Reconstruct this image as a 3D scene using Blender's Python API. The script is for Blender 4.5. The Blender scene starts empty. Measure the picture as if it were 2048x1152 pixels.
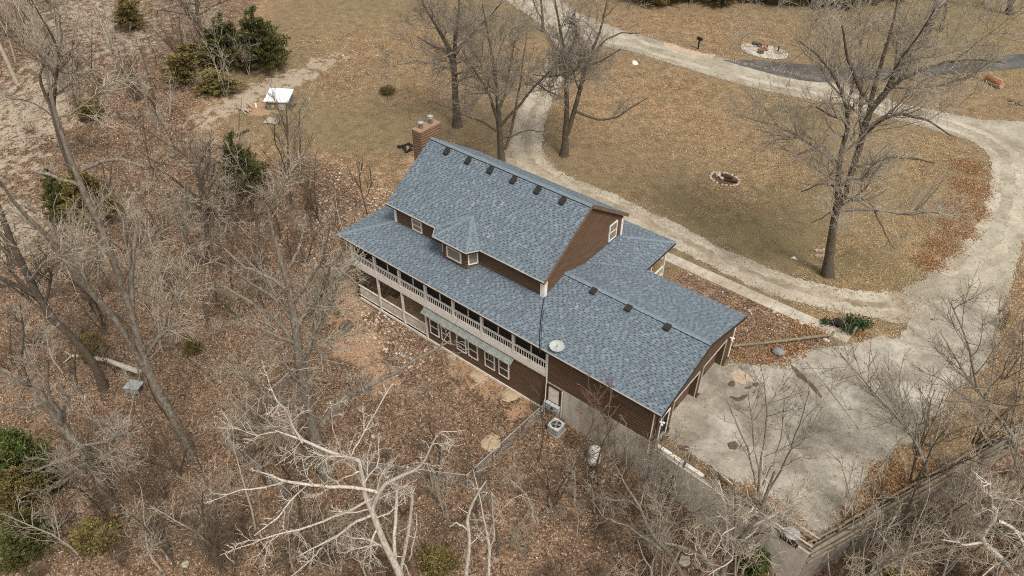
import bpy, bmesh, math, random
import numpy as np
from mathutils import Vector, Matrix
from mathutils.geometry import tessellate_polygon
R_ = math.radians
scene = bpy.context.scene
COL = scene.collection

# ------------------------------------------------------------------ camera
CP = np.array([15.794, -26.272, 35.128]); YAW, PITCH, ROLL, FPX = -0.681, 0.692, 0.003, 1465.3
FW = np.array([math.sin(YAW)*math.cos(PITCH), math.cos(YAW)*math.cos(PITCH), -math.sin(PITCH)])
_r = np.array([math.cos(YAW), -math.sin(YAW), 0.0]); _u = np.cross(_r, FW)
RT = math.cos(ROLL)*_r + math.sin(ROLL)*_u; UP = -math.sin(ROLL)*_r + math.cos(ROLL)*_u
cam = bpy.data.cameras.new('camera'); camo = bpy.data.objects.new('camera', cam); COL.objects.link(camo)
cam.sensor_width = 36.0; cam.lens = FPX/2048*36.0; cam.clip_start = 0.5; cam.clip_end = 2000
camo.matrix_world = Matrix(((RT[0], UP[0], -FW[0], CP[0]), (RT[1], UP[1], -FW[1], CP[1]), (RT[2], UP[2], -FW[2], CP[2]), (0, 0, 0, 1)))
scene.camera = camo
# ------------------------------------------------------------------ overcast sky, soft sun, exposure
w = bpy.data.worlds.new('World'); scene.world = w; w.use_nodes = True
nt = w.node_tree; nt.nodes.clear()
sky = nt.nodes.new('ShaderNodeTexSky'); sky.sky_type = 'NISHITA'; sky.sun_disc = False
SUN_EL, SUN_AZ = R_(58), R_(112)          # azimuth measured from +Y towards +X
sky.sun_elevation = SUN_EL; sky.sun_rotation = SUN_AZ; sky.dust_density = 4.0; sky.air_density = 1.0
hs = nt.nodes.new('ShaderNodeHueSaturation'); hs.inputs['Saturation'].default_value = 0.05
bg = nt.nodes.new('ShaderNodeBackground'); bg.inputs['Strength'].default_value = 0.125
wo = nt.nodes.new('ShaderNodeOutputWorld')
nt.links.new(sky.outputs[0], hs.inputs['Color']); nt.links.new(hs.outputs[0], bg.inputs['Color']); nt.links.new(bg.outputs[0], wo.inputs['Surface'])
sl = bpy.data.lights.new('sun', 'SUN'); sl.energy = 1.5; sl.angle = R_(12); sl.color = (1.0, 0.93, 0.82)
so = bpy.data.objects.new('sun', sl); COL.objects.link(so)
sd = Vector((math.sin(SUN_AZ)*math.cos(SUN_EL), math.cos(SUN_AZ)*math.cos(SUN_EL), math.sin(SUN_EL)))
so.rotation_euler = sd.to_track_quat('Z', 'Y').to_euler(); so.location = (0, 0, 80)
scene.view_settings.view_transform = 'Standard'; scene.view_settings.look = 'None'
scene.view_settings.exposure = 0.40; scene.view_settings.gamma = 1.0
scene.cycles.filter_width = 1.05; scene.cycles.use_denoising = False; scene.cycles.max_bounces = 5; scene.cycles.diffuse_bounces = 3

# ------------------------------------------------------------------ helpers
def un(px, py, z=0.0):
    d = FW + RT*(px-1024)/FPX + UP*(576-py)/FPX
    return CP + d*((z-CP[2])/d[2])
def sstep(t):
    t = np.clip(t, 0, 1); return t*t*(3-2*t)
WA0, WA1, WB1 = np.array([5.0, 0.35]), np.array([14.9, -0.45]), np.array([22.6, 17.3])   # outer feet of the two retaining walls
def low(x):
    return np.interp(x, [-60, -25, -21, -13, -4, -1.6, 1, 3.4, 8, 15, 25, 60], [-3.0, -2.95, -2.8, -2.6, -2.55, -2.2, -2.65, -3.05, -3.4, -3.3, -2.6, -1.5])
def sdist(x, y, a, b):
    d = (b-a)/np.linalg.norm(b-a); return -(x-a[0])*d[1] + (y-a[1])*d[0]
def H(x, y):
    x = np.asarray(x, float); y = np.asarray(y, float)
    lw = low(x) - 0.07*np.clip(-y-1.0, 0, 30) + 0.10*np.sin(x*0.41+1.3)*np.sin(y*0.37)*sstep((-y-1)/5)
    left = lw + (0-lw)*sstep((y+1.5)/12.5)
    mid = np.where(y > 9.6, lw*(1-sstep((y-9.6)/0.9)), lw)
    f = sstep((x+23.2)/1.4)
    z = left*(1-f) + mid*f
    ins = np.minimum(sdist(x, y, WA0, WA1), sdist(x, y, WA1, WB1))
    right = lw*(1-sstep((ins-0.14)/0.36))
    # ground east of wall B climbs back to yard level towards the road
    right = right*(1-sstep((y-10)/14)) 
    z = np.where(x > 4.7, right, z)
    return z
def gp(px, py, it=12):
    z = 0.0
    for _ in range(it):
        p = un(px, py, z); z = 0.5*z + 0.5*float(H(p[0], p[1]))
    p = un(px, py, z); return Vector((p[0], p[1], float(H(p[0], p[1]))))

def new_obj(name, data, parent=None, loc=(0, 0, 0), rot=(0, 0, 0), scale=(1, 1, 1)):
    o = bpy.data.objects.new(name, data); COL.objects.link(o)
    o.location = loc; o.rotation_euler = rot; o.scale = scale
    if parent is not None:
        o.parent = parent
    return o
WL = {}
def wloc(o):
    v = Vector(o.location)
    while o.parent is not None:
        o = o.parent; v = v + Vector(o.location)
    return v
def thing(name, label, cat, loc, group=None):
    o = new_obj(name, None, None, loc); o.empty_display_size = 0.2
    o['label'] = label; o['category'] = cat
    if group: o['group'] = group
    return o
def tag(o, label, cat, group=None):
    o['label'] = label; o['category'] = cat
    if group: o['group'] = group
    return o
def stuff(o): o['kind'] = 'stuff'; return o
def struct(o): o['kind'] = 'structure'; return o

class MB:
    """collects polygons; build() makes one mesh object, geometry given in world space"""
    def __init__(s): s.v = []; s.f = []; s.c = []
    def quad(s, a, b, c, d, col=None):
        n = len(s.v); s.v += [tuple(a), tuple(b), tuple(c), tuple(d)]; s.f.append((n, n+1, n+2, n+3)); s.c.append(col)
    def poly(s, pts, col=None):
        n = len(s.v); s.v += [tuple(p) for p in pts]; s.f.append(tuple(range(n, n+len(pts)))); s.c.append(col)
    def box(s, x0, x1, y0, y1, z0, z1, col=None):
        n = len(s.v)
        s.v += [(x0, y0, z0), (x1, y0, z0), (x1, y1, z0), (x0, y1, z0), (x0, y0, z1), (x1, y0, z1), (x1, y1, z1), (x0, y1, z1)]
        for q in ((0, 3, 2, 1), (4, 5, 6, 7), (0, 1, 5, 4), (1, 2, 6, 5), (2, 3, 7, 6), (3, 0, 4, 7)):
            s.f.append(tuple(n+i for i in q)); s.c.append(col)
    def prism(s, pts, off, col=None):
        """closed solid: polygon pts extruded by vector off"""
        n = len(s.v); k = len(pts); off = Vector(off)
        s.v += [tuple(p) for p in pts] + [tuple(Vector(p)+off) for p in pts]
        s.f.append(tuple(range(n+k-1, n-1, -1))); s.c.append(col)
        s.f.append(tuple(range(n+k, n+2*k))); s.c.append(col)
        for i in range(k):
            j = (i+1) % k; s.f.append((n+i, n+j, n+k+j, n+k+i)); s.c.append(col)
    def bar(s, a, b, w, h=None, col=None):
        a = Vector(a); b = Vector(b); h = h or w
        t = (b-a).normalized(); up = Vector((0, 0, 1)) if abs(t.z) < 0.95 else Vector((0, 1, 0))
        r = t.cross(up).normalized()*w/2; u = r.cross(t).normalized()*h/2
        s.prism([a-r-u, a+r-u, a+r+u, a-r+u], b-a, col)
    def tube(s, pts, rad, n=8, caps=True, col=None):
        pts = [Vector(p) for p in pts]; rad = rad if hasattr(rad, '__len__') else [rad]*len(pts)
        base = len(s.v); K = len(pts)
        for i, p in enumerate(pts):
            t = (pts[min(i+1, K-1)]-pts[max(i-1, 0)]).normalized()
            up = Vector((0, 0, 1)) if abs(t.z) < 0.9 else Vector((0, 1, 0))
            r = t.cross(up).normalized(); u = r.cross(t)
            for k in range(n):
                a = 2*math.pi*k/n; s.v.append(tuple(p+(r*math.cos(a)+u*math.sin(a))*rad[i]))
        for i in range(K-1):
            for k in range(n):
                k2 = (k+1) % n
                s.f.append((base+i*n+k, base+i*n+k2, base+(i+1)*n+k2, base+(i+1)*n+k)); s.c.append(col)
        if caps:
            s.f.append(tuple(base+k for k in range(n))[::-1]); s.c.append(col)
            s.f.append(tuple(base+(K-1)*n+k for k in range(n))); s.c.append(col)
    def mesh(s, name, mat=None, smooth=False, off=None):
        me = bpy.data.meshes.new(name)
        v = s.v if off is None else [(a[0]-off[0], a[1]-off[1], a[2]-off[2]) for a in s.v]
        me.from_pydata(v, [], s.f)
        if any(c is not None for c in s.c):
            at = me.color_attributes.new('Col', 'FLOAT_COLOR', 'CORNER')
            arr = []
            for f, c in zip(s.f, s.c):
                c = c or (0.5, 0.5, 0.5)
                arr += [c[0], c[1], c[2], 1.0]*len(f)
            at.data.foreach_set('color', arr)
        if mat: me.materials.append(mat)
        if smooth: me.polygons.foreach_set('use_smooth', [True]*len(me.polygons))
        me.update(); return me
    def build(s, name, mat=None, parent=None, smooth=False, origin=None):
        """origin: world point that becomes the object's origin (default: parent's origin)"""
        base = wloc(parent) if parent is not None else Vector((0, 0, 0))
        org = Vector(origin) if origin is not None else base
        o = new_obj(name, s.mesh(name, mat, smooth, org), parent, org-base)
        return o

def np_mesh(name, V, F, mat, col=None, smooth=False):
    """fast mesh from arrays; F (N,k) all same size; col per face (N,3)"""
    V = np.asarray(V, np.float32); F = np.asarray(F, np.int32); n, k = F.shape
    me = bpy.data.meshes.new(name)
    me.vertices.add(len(V)); me.vertices.foreach_set('co', V.ravel())
    me.loops.add(n*k); me.loops.foreach_set('vertex_index', F.ravel())
    me.polygons.add(n); me.polygons.foreach_set('loop_start', np.arange(0, n*k, k, dtype=np.int32))
    if smooth: me.polygons.foreach_set('use_smooth', np.ones(n, bool))
    if col is not None:
        at = me.color_attributes.new('Col', 'FLOAT_COLOR', 'CORNER')
        c = np.ones((n, k, 4), np.float32); c[:, :, :3] = np.asarray(col, np.float32)[:, None, :]
        at.data.foreach_set('color', c.ravel())
    me.materials.append(mat); me.update(calc_edges=True); me.validate()
    return me

# ------------------------------------------------------------------ materials
MATS = {}
def nodes(name, rough=0.8):
    m = bpy.data.materials.new(name); m.use_nodes = True; t = m.node_tree
    b = t.nodes['Principled BSDF']; b.inputs['Roughness'].default_value = rough
    if 'Specular IOR Level' in b.inputs: b.inputs['Specular IOR Level'].default_value = 0.25
    MATS[name] = m
    return m, t, b
def N(t, typ, **kw):
    n = t.nodes.new(typ)
    for k, v in kw.items():
        if k in n.inputs: n.inputs[k].default_value = v
        else: setattr(n, k, v)
    return n
def ramp(t, stops, src):
    r = t.nodes.new('ShaderNodeValToRGB'); e = r.color_ramp.elements
    while len(e) < len(stops): e.new(0.5)
    for el, (p, c) in zip(e, stops): el.position = p; el.color = (c[0], c[1], c[2], 1)
    t.links.new(src, r.inputs[0]); return r.outputs[0]
def mix(t, fac, a, b, mode='MIX'):
    m = t.nodes.new('ShaderNodeMix'); m.data_type = 'RGBA'; m.blend_type = mode
    for sock, v in ((m.inputs[0], fac), (m.inputs[6], a), (m.inputs[7], b)):
        if hasattr(v, 'links'): t.links.new(v, sock)
        elif isinstance(v, (int, float)): sock.default_value = v
        else: sock.default_value = (v[0], v[1], v[2], 1)
    return m.outputs[2]
def math_(t, op, a, b=0.0, c=0.0):
    m = t.nodes.new('ShaderNodeMath'); m.operation = op; m.use_clamp = False
    for i, v in enumerate((a, b, c)):
        if hasattr(v, 'links'): t.links.new(v, m.inputs[i])
        else: m.inputs[i].default_value = v
    return m.outputs[0]
def noise(t, scale, detail=4.0, rough=0.6, vec=None, dist=0.0):
    n = N(t, 'ShaderNodeTexNoise', Scale=scale, Detail=detail, Roughness=rough, Distortion=dist)
    if vec is not None: t.links.new(vec, n.inputs['Vector'])
    return n.outputs['Fac']
def wpos(t):
    g = t.nodes.new('ShaderNodeNewGeometry'); return g.outputs['Position']
def bump(t, b, h, strength=0.4, dist=0.02):
    n = N(t, 'ShaderNodeBump', Strength=strength, Distance=dist); t.links.new(h, n.inputs['Height']); t.links.new(n.outputs[0], b.inputs['Normal'])
def plain(name, col, rough=0.7, var=0.25, scale=3.0, metal=0.0, stretch=None):
    """base colour with two scales of weathering noise"""
    m, t, b = nodes(name, rough); b.inputs['Metallic'].default_value = metal
    p = wpos(t)
    if stretch:
        mp = N(t, 'ShaderNodeMapping'); mp.inputs['Scale'].default_value = stretch; t.links.new(p, mp.inputs['Vector']); p = mp.outputs[0]
    n1 = noise(t, scale, 5, 0.65, p); n2 = noise(t, scale*9, 3, 0.6, p)
    d = tuple(c*(1-var) for c in col); l = tuple(min(1, c*(1+var*0.8)) for c in col)
    c1 = ramp(t, [(0.3, d), (0.7, l)], n1); c2 = ramp(t, [(0.25, (0.72,)*3), (0.65, (1.0,)*3)], n2)
    t.links.new(mix(t, 0.7, c1, c2, 'MULTIPLY'), b.inputs['Base Color'])
    bump(t, b, n2, 0.25, 0.01)
    return m
def attr_mat(name, rough=0.85, var=0.3, scale=14.0, trans=0.0):
    """colour from the mesh's own Col attribute, times fine grain"""
    m, t, b = nodes(name, rough)
    a = N(t, 'ShaderNodeAttribute', attribute_name='Col')
    n = noise(t, scale, 4, 0.6, wpos(t))
    c = mix(t, 1.0, a.outputs['Color'], ramp(t, [(0.25, (1-var,)*3), (0.75, (1+var*0.4,)*3)], n), 'MULTIPLY')
    t.links.new(c, b.inputs['Base Color'])
    return m
WHITE = plain('white_paint', (0.86, 0.80, 0.715), 0.6, 0.08, 2.0)
WHITE2 = plain('white_weathered', (0.76, 0.69, 0.59), 0.75, 0.22, 2.5)
SIDING = plain('brown_siding', (0.120, 0.070, 0.042), 0.55, 0.25, 1.6, stretch=(0.5, 0.5, 3.0))
SIDING_L = plain('tan_siding', (0.20, 0.118, 0.07), 0.6, 0.22, 1.6)
DARKW = plain('dark_brown_wood', (0.055, 0.033, 0.022), 0.6, 0.3, 2)
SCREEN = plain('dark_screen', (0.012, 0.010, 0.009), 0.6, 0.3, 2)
CONC = None
def concrete(name, light, dark, s=1.0, rough=0.9, streak=False):
    m, t, b = nodes(name, rough); p = wpos(t)
    if streak:
        mp = N(t, 'ShaderNodeMapping'); mp.inputs['Scale'].default_value = (1.0, 1.0, 0.18); t.links.new(p, mp.inputs['Vector']); pv = mp.outputs[0]
    else: pv = p
    n1 = noise(t, 0.45*s, 6, 0.62, pv, 0.6); n2 = noise(t, 2.6*s, 6, 0.7, pv); n3 = noise(t, 30*s, 3, 0.7, p)
    base = ramp(t, [(0.32, dark), (0.5, tuple((a+c)/2 for a, c in zip(light, dark))), (0.66, light)], n1)
    c = mix(t, 0.75, base, ramp(t, [(0.3, (0.62, 0.6, 0.57)), (0.55, (1, 1, 1)), (0.8, (1.12, 1.1, 1.06))], n2), 'MULTIPLY')
    c = mix(t, 0.8, c, ramp(t, [(0.3, (0.66, 0.65, 0.63)), (0.6, (1.06,)*3)], n3), 'MULTIPLY')
    c = mix(t, 0.8, c, ramp(t, [(0.36, (0.72, 0.69, 0.63)), (0.5, (0.96, 0.95, 0.93)), (0.66, (1.1, 1.1, 1.08))], noise(t, 0.16*s, 4, 0.6, p, 1.0)), 'MULTIPLY')
    t.links.new(c, b.inputs['Base Color']); bump(t, b, n3, 0.3, 0.01)
    return m
CONC = concrete('apron_concrete', (0.55, 0.51, 0.435), (0.29, 0.255, 0.205), 1.0)
CONCW = concrete('foundation_concrete', (0.68, 0.63, 0.55), (0.42, 0.375, 0.305), 1.4, streak=True)
CONCR = concrete('road_concrete', (0.50, 0.455, 0.37), (0.34, 0.30, 0.23), 0.9)
TRACK = concrete('wheel_track', (0.56, 0.50, 0.405), (0.43, 0.375, 0.29), 1.6)
WALK = concrete('sidewalk_concrete', (0.60, 0.53, 0.44), (0.42, 0.37, 0.29), 1.2)
ASPH = concrete('asphalt', (0.16, 0.155, 0.15), (0.085, 0.082, 0.08), 0.8)
GRAVEL = concrete('gravel', (0.49, 0.42, 0.32), (0.32, 0.26, 0.18), 2.4)
TIMBER = plain('weathered_timber', (0.25, 0.20, 0.14), 0.85, 0.35, 3.0)
BLACK = plain('black_plastic', (0.02, 0.019, 0.018), 0.5, 0.25, 4)
VENTM = plain('vent_metal', (0.035, 0.031, 0.028), 0.5, 0.25, 4)
GALV = plain('galvanised_steel', (0.50, 0.50, 0.48), 0.45, 0.15, 4, metal=0.3)
GREYM = plain('grey_metal', (0.36, 0.37, 0.36), 0.5, 0.2, 4)
PALEM = plain('pale_metal', (0.62, 0.60, 0.55), 0.5, 0.12, 4)
AWN = plain('awning_metal', (0.27, 0.285, 0.26), 0.55, 0.3, 3)
ROCK = plain('pale_rock', (0.52, 0.45, 0.37), 0.9, 0.3, 5)
REDROCK = plain('red_rock', (0.42, 0.24, 0.15), 0.9, 0.35, 5)
WOODRED = plain('split_wood', (0.33, 0.15, 0.075), 0.85, 0.4, 5)
BRICK = plain('pale_brick', (0.52, 0.40, 0.32), 0.9, 0.2, 6)
GDOOR = plain('garage_door_brown', (0.155, 0.085, 0.065), 0.6, 0.12, 2)
BLUED = plain('blue_door', (0.03, 0.045, 0.085), 0.45, 0.2, 2)
LEAFM = attr_mat('dead_leaves', 0.8, 0.35, 20)
SHING = attr_mat('asphalt_shingle', 0.9, 0.28, 40)
FOLI = attr_mat('evergreen_needles', 0.75, 0.35, 10)
PLANK = plain('deck_plank', (0.48, 0.345, 0.215), 0.8, 0.3, 2.5)
CLAY = plain('clay', (0.42, 0.22, 0.11), 0.95, 0.35, 2.0)
SOIL = plain('dark_soil', (0.13, 0.095, 0.065), 0.95, 0.35, 6.0)
PALET = plain('pallet_wood', (0.50, 0.43, 0.33), 0.85, 0.3, 4)
def glass_mat():
    m, t, b = nodes('window_glass', 0.06)
    n = noise(t, 1.7, 3, 0.5, wpos(t))
    t.links.new(ramp(t, [(0.35, (0.012, 0.011, 0.010)), (0.7, (0.06, 0.05, 0.042))], n), b.inputs['Base Color'])
    b.inputs['Specular IOR Level'].default_value = 0.6
    return m
GLASS = glass_mat()
CURT = plain('window_curtain', (0.26, 0.22, 0.18), 0.8, 0.3, 5)
def bark(name, dark, light, patch):
    m, t, b = nodes(name, 0.95); p = wpos(t)
    mp = N(t, 'ShaderNodeMapping'); mp.inputs['Scale'].default_value = (1, 1, 0.35); t.links.new(p, mp.inputs['Vector'])
    n1 = noise(t, 9, 6, 0.7, mp.outputs[0]); n2 = noise(t, 2.3, 5, 0.7, p)
    c = ramp(t, [(0.35, dark), (0.62, light)], n1)
    c = mix(t, ramp(t, [(0.45, (0, 0, 0)), (0.62, (1, 1, 1))], n2), c, patch)
    t.links.new(c, b.inputs['Base Color']); bump(t, b, n1, 0.7, 0.03)
    return m
BARK_D = bark('oak_bark', (0.045, 0.034, 0.025), (0.145, 0.116, 0.086), (0.105, 0.083, 0.062))
BARK_M = bark('grey_bark', (0.055, 0.042, 0.031), (0.33, 0.285, 0.225), (0.19, 0.16, 0.122))
BARK_L = bark('limb_bark', (0.13, 0.108, 0.085), (0.34, 0.295, 0.24), (0.27, 0.235, 0.19))
BARK_P = bark('pale_sapling_bark', (0.16, 0.13, 0.10), (0.52, 0.455, 0.37), (0.40, 0.345, 0.275))
BARK_W = bark('dead_white_wood', (0.22, 0.18, 0.14), (0.70, 0.63, 0.54), (0.52, 0.46, 0.38))
TWIG_D = plain('oak_twigs', (0.31, 0.26, 0.20), 0.9, 0.3, 3)
TWIG_M = plain('grey_twigs', (0.47, 0.405, 0.31), 0.9, 0.3, 3)
TWIG_R = plain('red_twigs', (0.25, 0.135, 0.09), 0.9, 0.3, 3)
TWIG_B = plain('brown_twigs', (0.165, 0.118, 0.076), 0.9, 0.35, 3)
# ------------------------------------------------------------------ ground
def axis(fine0, fine1, mid0, mid1, lo, hi, f=0.36, m=1.0, c=9.0):
    a = [np.arange(lo, mid0, c), np.arange(mid0, fine0, m), np.arange(fine0, fine1, f), np.arange(fine1, mid1, m), np.arange(mid1, hi+c, c)]
    return np.concatenate(a)
GX = axis(-31, 24.5, -100, 42, -320, 190); GY = axis(-23, 24, -42, 112, -120, 330)
XX, YY = np.meshgrid(GX, GY, indexing='ij'); ZZ = H(XX, YY)
nrm = np.random.default_rng(5)
def blob(px, py, r, soft=0.6, z=None, sx=1.0):
    p = gp(px, py); d = np.hypot((XX-p.x)/sx, YY-p.y); return 1-sstep((d-r*(1-soft))/(r*2*soft))
# woods line: everything left / below of this line is leaf litter
leaf = 1-sstep((YY-(2.0+0.0*XX)+2.0*np.sin(XX*0.23)-3)/8)
leaf = np.where(XX > 4.9, np.where(ZZ < -0.5, 1.0, 0.25), leaf)
_p1, _p2 = un(545, 165, 0)[:2], un(650, -60, 0)[:2]; leaf = np.maximum(leaf, sstep((sdist(XX, YY, _p1, _p2)-1)/9)*0.9*(YY < 120))
for a in [(1330, 190, 9, .7), (1420, 250, 8, .8), (1940, 420, 4, .5), (1925, 370, 4, .5), (1900, 470, 4, .5), (1870, 510, 3, .5), (1950, 350, 3, .5), (1900, 330, 6, .8), (1330, 40, 9, .8), (1440, 60, 9, .8), (1200, 220, 6, .8), (850, 120, 8, .8),
          (900, 160, 7, .8), (740, 90, 9, .9), (700, 380, 6, .7), (760, 350, 4, .6), (1500, 700, 2.4, .4), (1560, 705, 2.6, .4), (1470, 385, 3, .8), (1000, 120, 6, .8), (2010, 560, 5, .7), (2030, 700, 5, .7),
          (1780, 1000, 4, .5), (1840, 930, 3, .5), (1930, 860, 3, .6), (1690, 650, 1.6, .5), (1570, 330, 5, .9), (1850, 470, 4, .9), (690, 160, 5, .9), (1300, 600, 3, .7), (1640, 190, 5, .8)]:
    leaf = np.maximum(leaf, blob(a[0], a[1], a[2], a[3])*0.44)
leaf = np.where((XX > -2.2) & (XX < 10) & (YY > 10.5) & (YY < 16.8), 0.95, leaf)
green = np.zeros_like(XX)
for a in [(1950, 60, 16, .8, .6), (1990, 90, 12, .8, .6), (1700, 400, 8, .9, .5), (1560, 470, 7, .9, .55), (1450, 440, 6, .9, .5), (1730, 545, 4, .8, .9), (1500, 230, 9, .9, .4), (1060, 40, 6, .8, .7), (760, 260, 8, .9, .3),
          (640, 220, 6, .8, .35), (720, 60, 10, .9, .4), (880, 40, 8, .9, .35), (1650, 460, 6, .9, .4), (1750, 330, 8, .9, .5), (850, 730, 2.5, .8, .55), (890, 770, 2.5, .8, .5), (1000, 840, 2, .8, .3), (1850, 900, 3, .8, .3), (1560, 290, 6, .9, .4), (1880, 560, 4, .8, .35)]:
    green = np.maximum(green, blob(*a[:4])*a[4])
pale = np.zeros_like(XX)
for a in [(20, 250, 9, .7, .95), (60, 180, 10, .8, .8), (150, 120, 7, .8, .7), (220, 60, 9, .8, .8), (330, 30, 9, .8, .6), (10, 440, 5, .7, .85), (40, 480, 3.5, .7, .8), (0, 330, 8, .8, .7), (300, 50, 8, .8, .5), (560, 160, 5, .8, .25), (790, 175, 2.6, .5, .35), (670, 115, 2.4, .6, .7), (640, 128, 2.4, .6, .9), (600, 150, 2.6, .6, .95), (570, 163, 2.6, .6, .95), (530, 180, 2.6, .6, 1.0), (490, 198, 2.6, .6, 1.0), (455, 215, 2.6, .6, .9), (420, 232, 2.6, .6, .8), (390, 250, 2.6, .7, .6), (250, 90, 7, .8, .8), (180, 30, 9, .8, .8), (250, 500, 6, .9, .42), (330, 600, 5, .9, .38), (200, 620, 5, .9, .42), (300, 400, 6, .9, .38), (120, 560, 5, .9, .45), (60, 650, 5, .9, .45), (160, 760, 4, .9, .35), (520, 300, 5, .9, .4), (45, 560, 3, .8, .4), (110, 700, 3, .9, .35)]:
    pale = np.maximum(pale, blob(*a[:4])*a[4])
clay = np.zeros_like(XX)
for a in [(700, 620, 2.0, .6, .8), (720, 690, 2.2, .6, .8), (760, 760, 2.0, .7, .6), (930, 740, 1.6, .7, .7), (980, 770, 1.6, .7, .7), (1040, 820, 1.6, .7, .6), (700, 430, 4, .8, .4), (790, 330, 4, .8, .42), (740, 390, 4, .8, .42), (530, 215, 2.2, .6, .8), (690, 570, 1.6, .6, .7), (560, 310, 3, .8, .3), (1150, 250, 4, .9, .25), (830, 310, 3, .8, .25), (850, 800, 2, .8, .4)]:
    clay = np.maximum(clay, blob(*a[:4])*a[4])
V = np.stack([XX, YY, ZZ], -1).reshape(-1, 3); nx, ny = XX.shape
I = np.arange(nx*ny).reshape(nx, ny); F = np.stack([I[:-1, :-1], I[1:, :-1], I[1:, 1:], I[:-1, 1:]], -1).reshape(-1, 4)
def ground_mat():
    m, t, b = nodes('ground', 0.95); p = wpos(t)
    a = N(t, 'ShaderNodeAttribute', attribute_name='zone'); sp = t.nodes.new('ShaderNodeSeparateColor'); t.links.new(a.outputs['Color'], sp.inputs[0])
    n_l = noise(t, 0.16, 5, 0.6, p, 0.4); n_m = noise(t, 0.9, 6, 0.65, p, 0.3); n_f = noise(t, 11, 4, 0.7, p); n_ff = noise(t, 38, 3, 0.7, p)
    vo = N(t, 'ShaderNodeTexVoronoi', Scale=6.5); t.links.new(p, vo.inputs['Vector'])
    vs = t.nodes.new('ShaderNodeSeparateColor'); t.links.new(vo.outputs['Color'], vs.inputs[0])
    vo2 = N(t, 'ShaderNodeTexVoronoi', Scale=13.0); t.links.new(p, vo2.inputs['Vector'])
    vs2 = t.nodes.new('ShaderNodeSeparateColor'); t.links.new(vo2.outputs['Color'], vs2.inputs[0])
    # dry lawn
    g = ramp(t, [(0.30, (0.052, 0.039, 0.021)), (0.43, (0.140, 0.104, 0.057)), (0.55, (0.250, 0.188, 0.110)), (0.70, (0.46, 0.36, 0.235))], math_(t, 'MULTIPLY_ADD', n_ff, 0.45, math_(t, 'MULTIPLY', n_f, 0.6)))
    g = mix(t, 0.8, g, ramp(t, [(0.3, (0.58, 0.54, 0.48)), (0.5, (0.92, 0.88, 0.82)), (0.68, (1.16, 1.12, 1.08))], n_m), 'MULTIPLY')
    gr = ramp(t, [(0.25, (0.075, 0.082, 0.026)), (0.6, (0.19, 0.185, 0.075)), (0.85, (0.32, 0.29, 0.14))], n_f)
    gf = math_(t, 'MINIMUM', 0.9, math_(t, 'MULTIPLY', math_(t, 'MULTIPLY', sp.outputs[1], 0.70), ramp(t, [(0.34, (0, 0, 0)), (0.56, (1, 1, 1))], n_m)))
    g = mix(t, gf, g, gr)
    # dead oak leaves
    lf = ramp(t, [(0.0, (0.055, 0.032, 0.020)), (0.25, (0.16, 0.085, 0.048)), (0.5, (0.27, 0.148, 0.082)), (0.75, (0.36, 0.222, 0.132)), (1.0, (0.52, 0.39, 0.27))], vs.outputs[0])
    lf2 = ramp(t, [(0.0, (0.06, 0.036, 0.024)), (0.4, (0.20, 0.125, 0.078)), (0.8, (0.33, 0.225, 0.145)), (1.0, (0.50, 0.40, 0.30))], vs2.outputs[0])
    lf = mix(t, ramp(t, [(0.42, (0, 0, 0)), (0.58, (1, 1, 1))], n_f), lf, lf2)
    lfl = ramp(t, [(0.0, (0.16, 0.086, 0.040)), (0.3, (0.32, 0.185, 0.092)), (0.6, (0.45, 0.285, 0.150)), (1.0, (0.62, 0.46, 0.29))], vs2.outputs[0])
    lf = mix(t, ramp(t, [(0.55, (1, 1, 1)), (0.85, (0, 0, 0))], sp.outputs[0]), lf, lfl)
    lf = mix(t, 0.9, lf, ramp(t, [(0.28, (0.36, 0.36, 0.36)), (0.5, (0.74, 0.74, 0.74)), (0.72, (1.14, 1.13, 1.12))], n_m), 'MULTIPLY')
    fac = math_(t, 'ADD', math_(t, 'MULTIPLY', sp.outputs[0], 1.35), math_(t, 'MULTIPLY', math_(t, 'SUBTRACT', n_l, 0.45), 1.3))
    fac = math_(t, 'ADD', fac, math_(t, 'MULTIPLY', math_(t, 'SUBTRACT', vs2.outputs[1], 0.60), 1.2))
    c = mix(t, ramp(t, [(0.42, (0, 0, 0)), (0.56, (1, 1, 1))], fac), g, lf)
    # pale dry gravel / dead grass
    pl = ramp(t, [(0.25, (0.20, 0.15, 0.10)), (0.5, (0.42, 0.345, 0.255)), (0.75, (0.62, 0.54, 0.43))], math_(t, 'MULTIPLY_ADD', n_ff, 0.4, math_(t, 'MULTIPLY', n_f, 0.62)))
    pf = math_(t, 'ADD', math_(t, 'MULTIPLY', sp.outputs[2], 0.85), math_(t, 'MULTIPLY', math_(t, 'SUBTRACT', n_m, 0.55), 2.2))
    c = mix(t, ramp(t, [(0.42, (0, 0, 0)), (0.66, (0.85, 0.85, 0.85))], pf), c, pl)
    # clay
    cl = ramp(t, [(0.25, (0.27, 0.150, 0.078)), (0.5, (0.43, 0.265, 0.155)), (0.8, (0.58, 0.42, 0.285))], n_f)
    cf = math_(t, 'ADD', math_(t, 'MULTIPLY', a.outputs['Alpha'], 1.15), math_(t, 'MULTIPLY', math_(t, 'SUBTRACT', n_m, 0.55), 1.7))
    c = mix(t, ramp(t, [(0.42, (0, 0, 0)), (0.6, (0.85, 0.85, 0.85))], cf), c, cl)
    t.links.new(c, b.inputs['Base Color'])
    bump(t, b, math_(t, 'ADD', n_f, vs.outputs[2]), 0.7, 0.06)
    return m
gm = np_mesh('ground', V, F, ground_mat(), smooth=True)
at = gm.color_attributes.new('zone', 'FLOAT_COLOR', 'POINT')
at.data.foreach_set('color', np.stack([leaf, green, pale, clay], -1).astype(np.float32).ravel())
ground = struct(new_obj('ground', gm))

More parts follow.
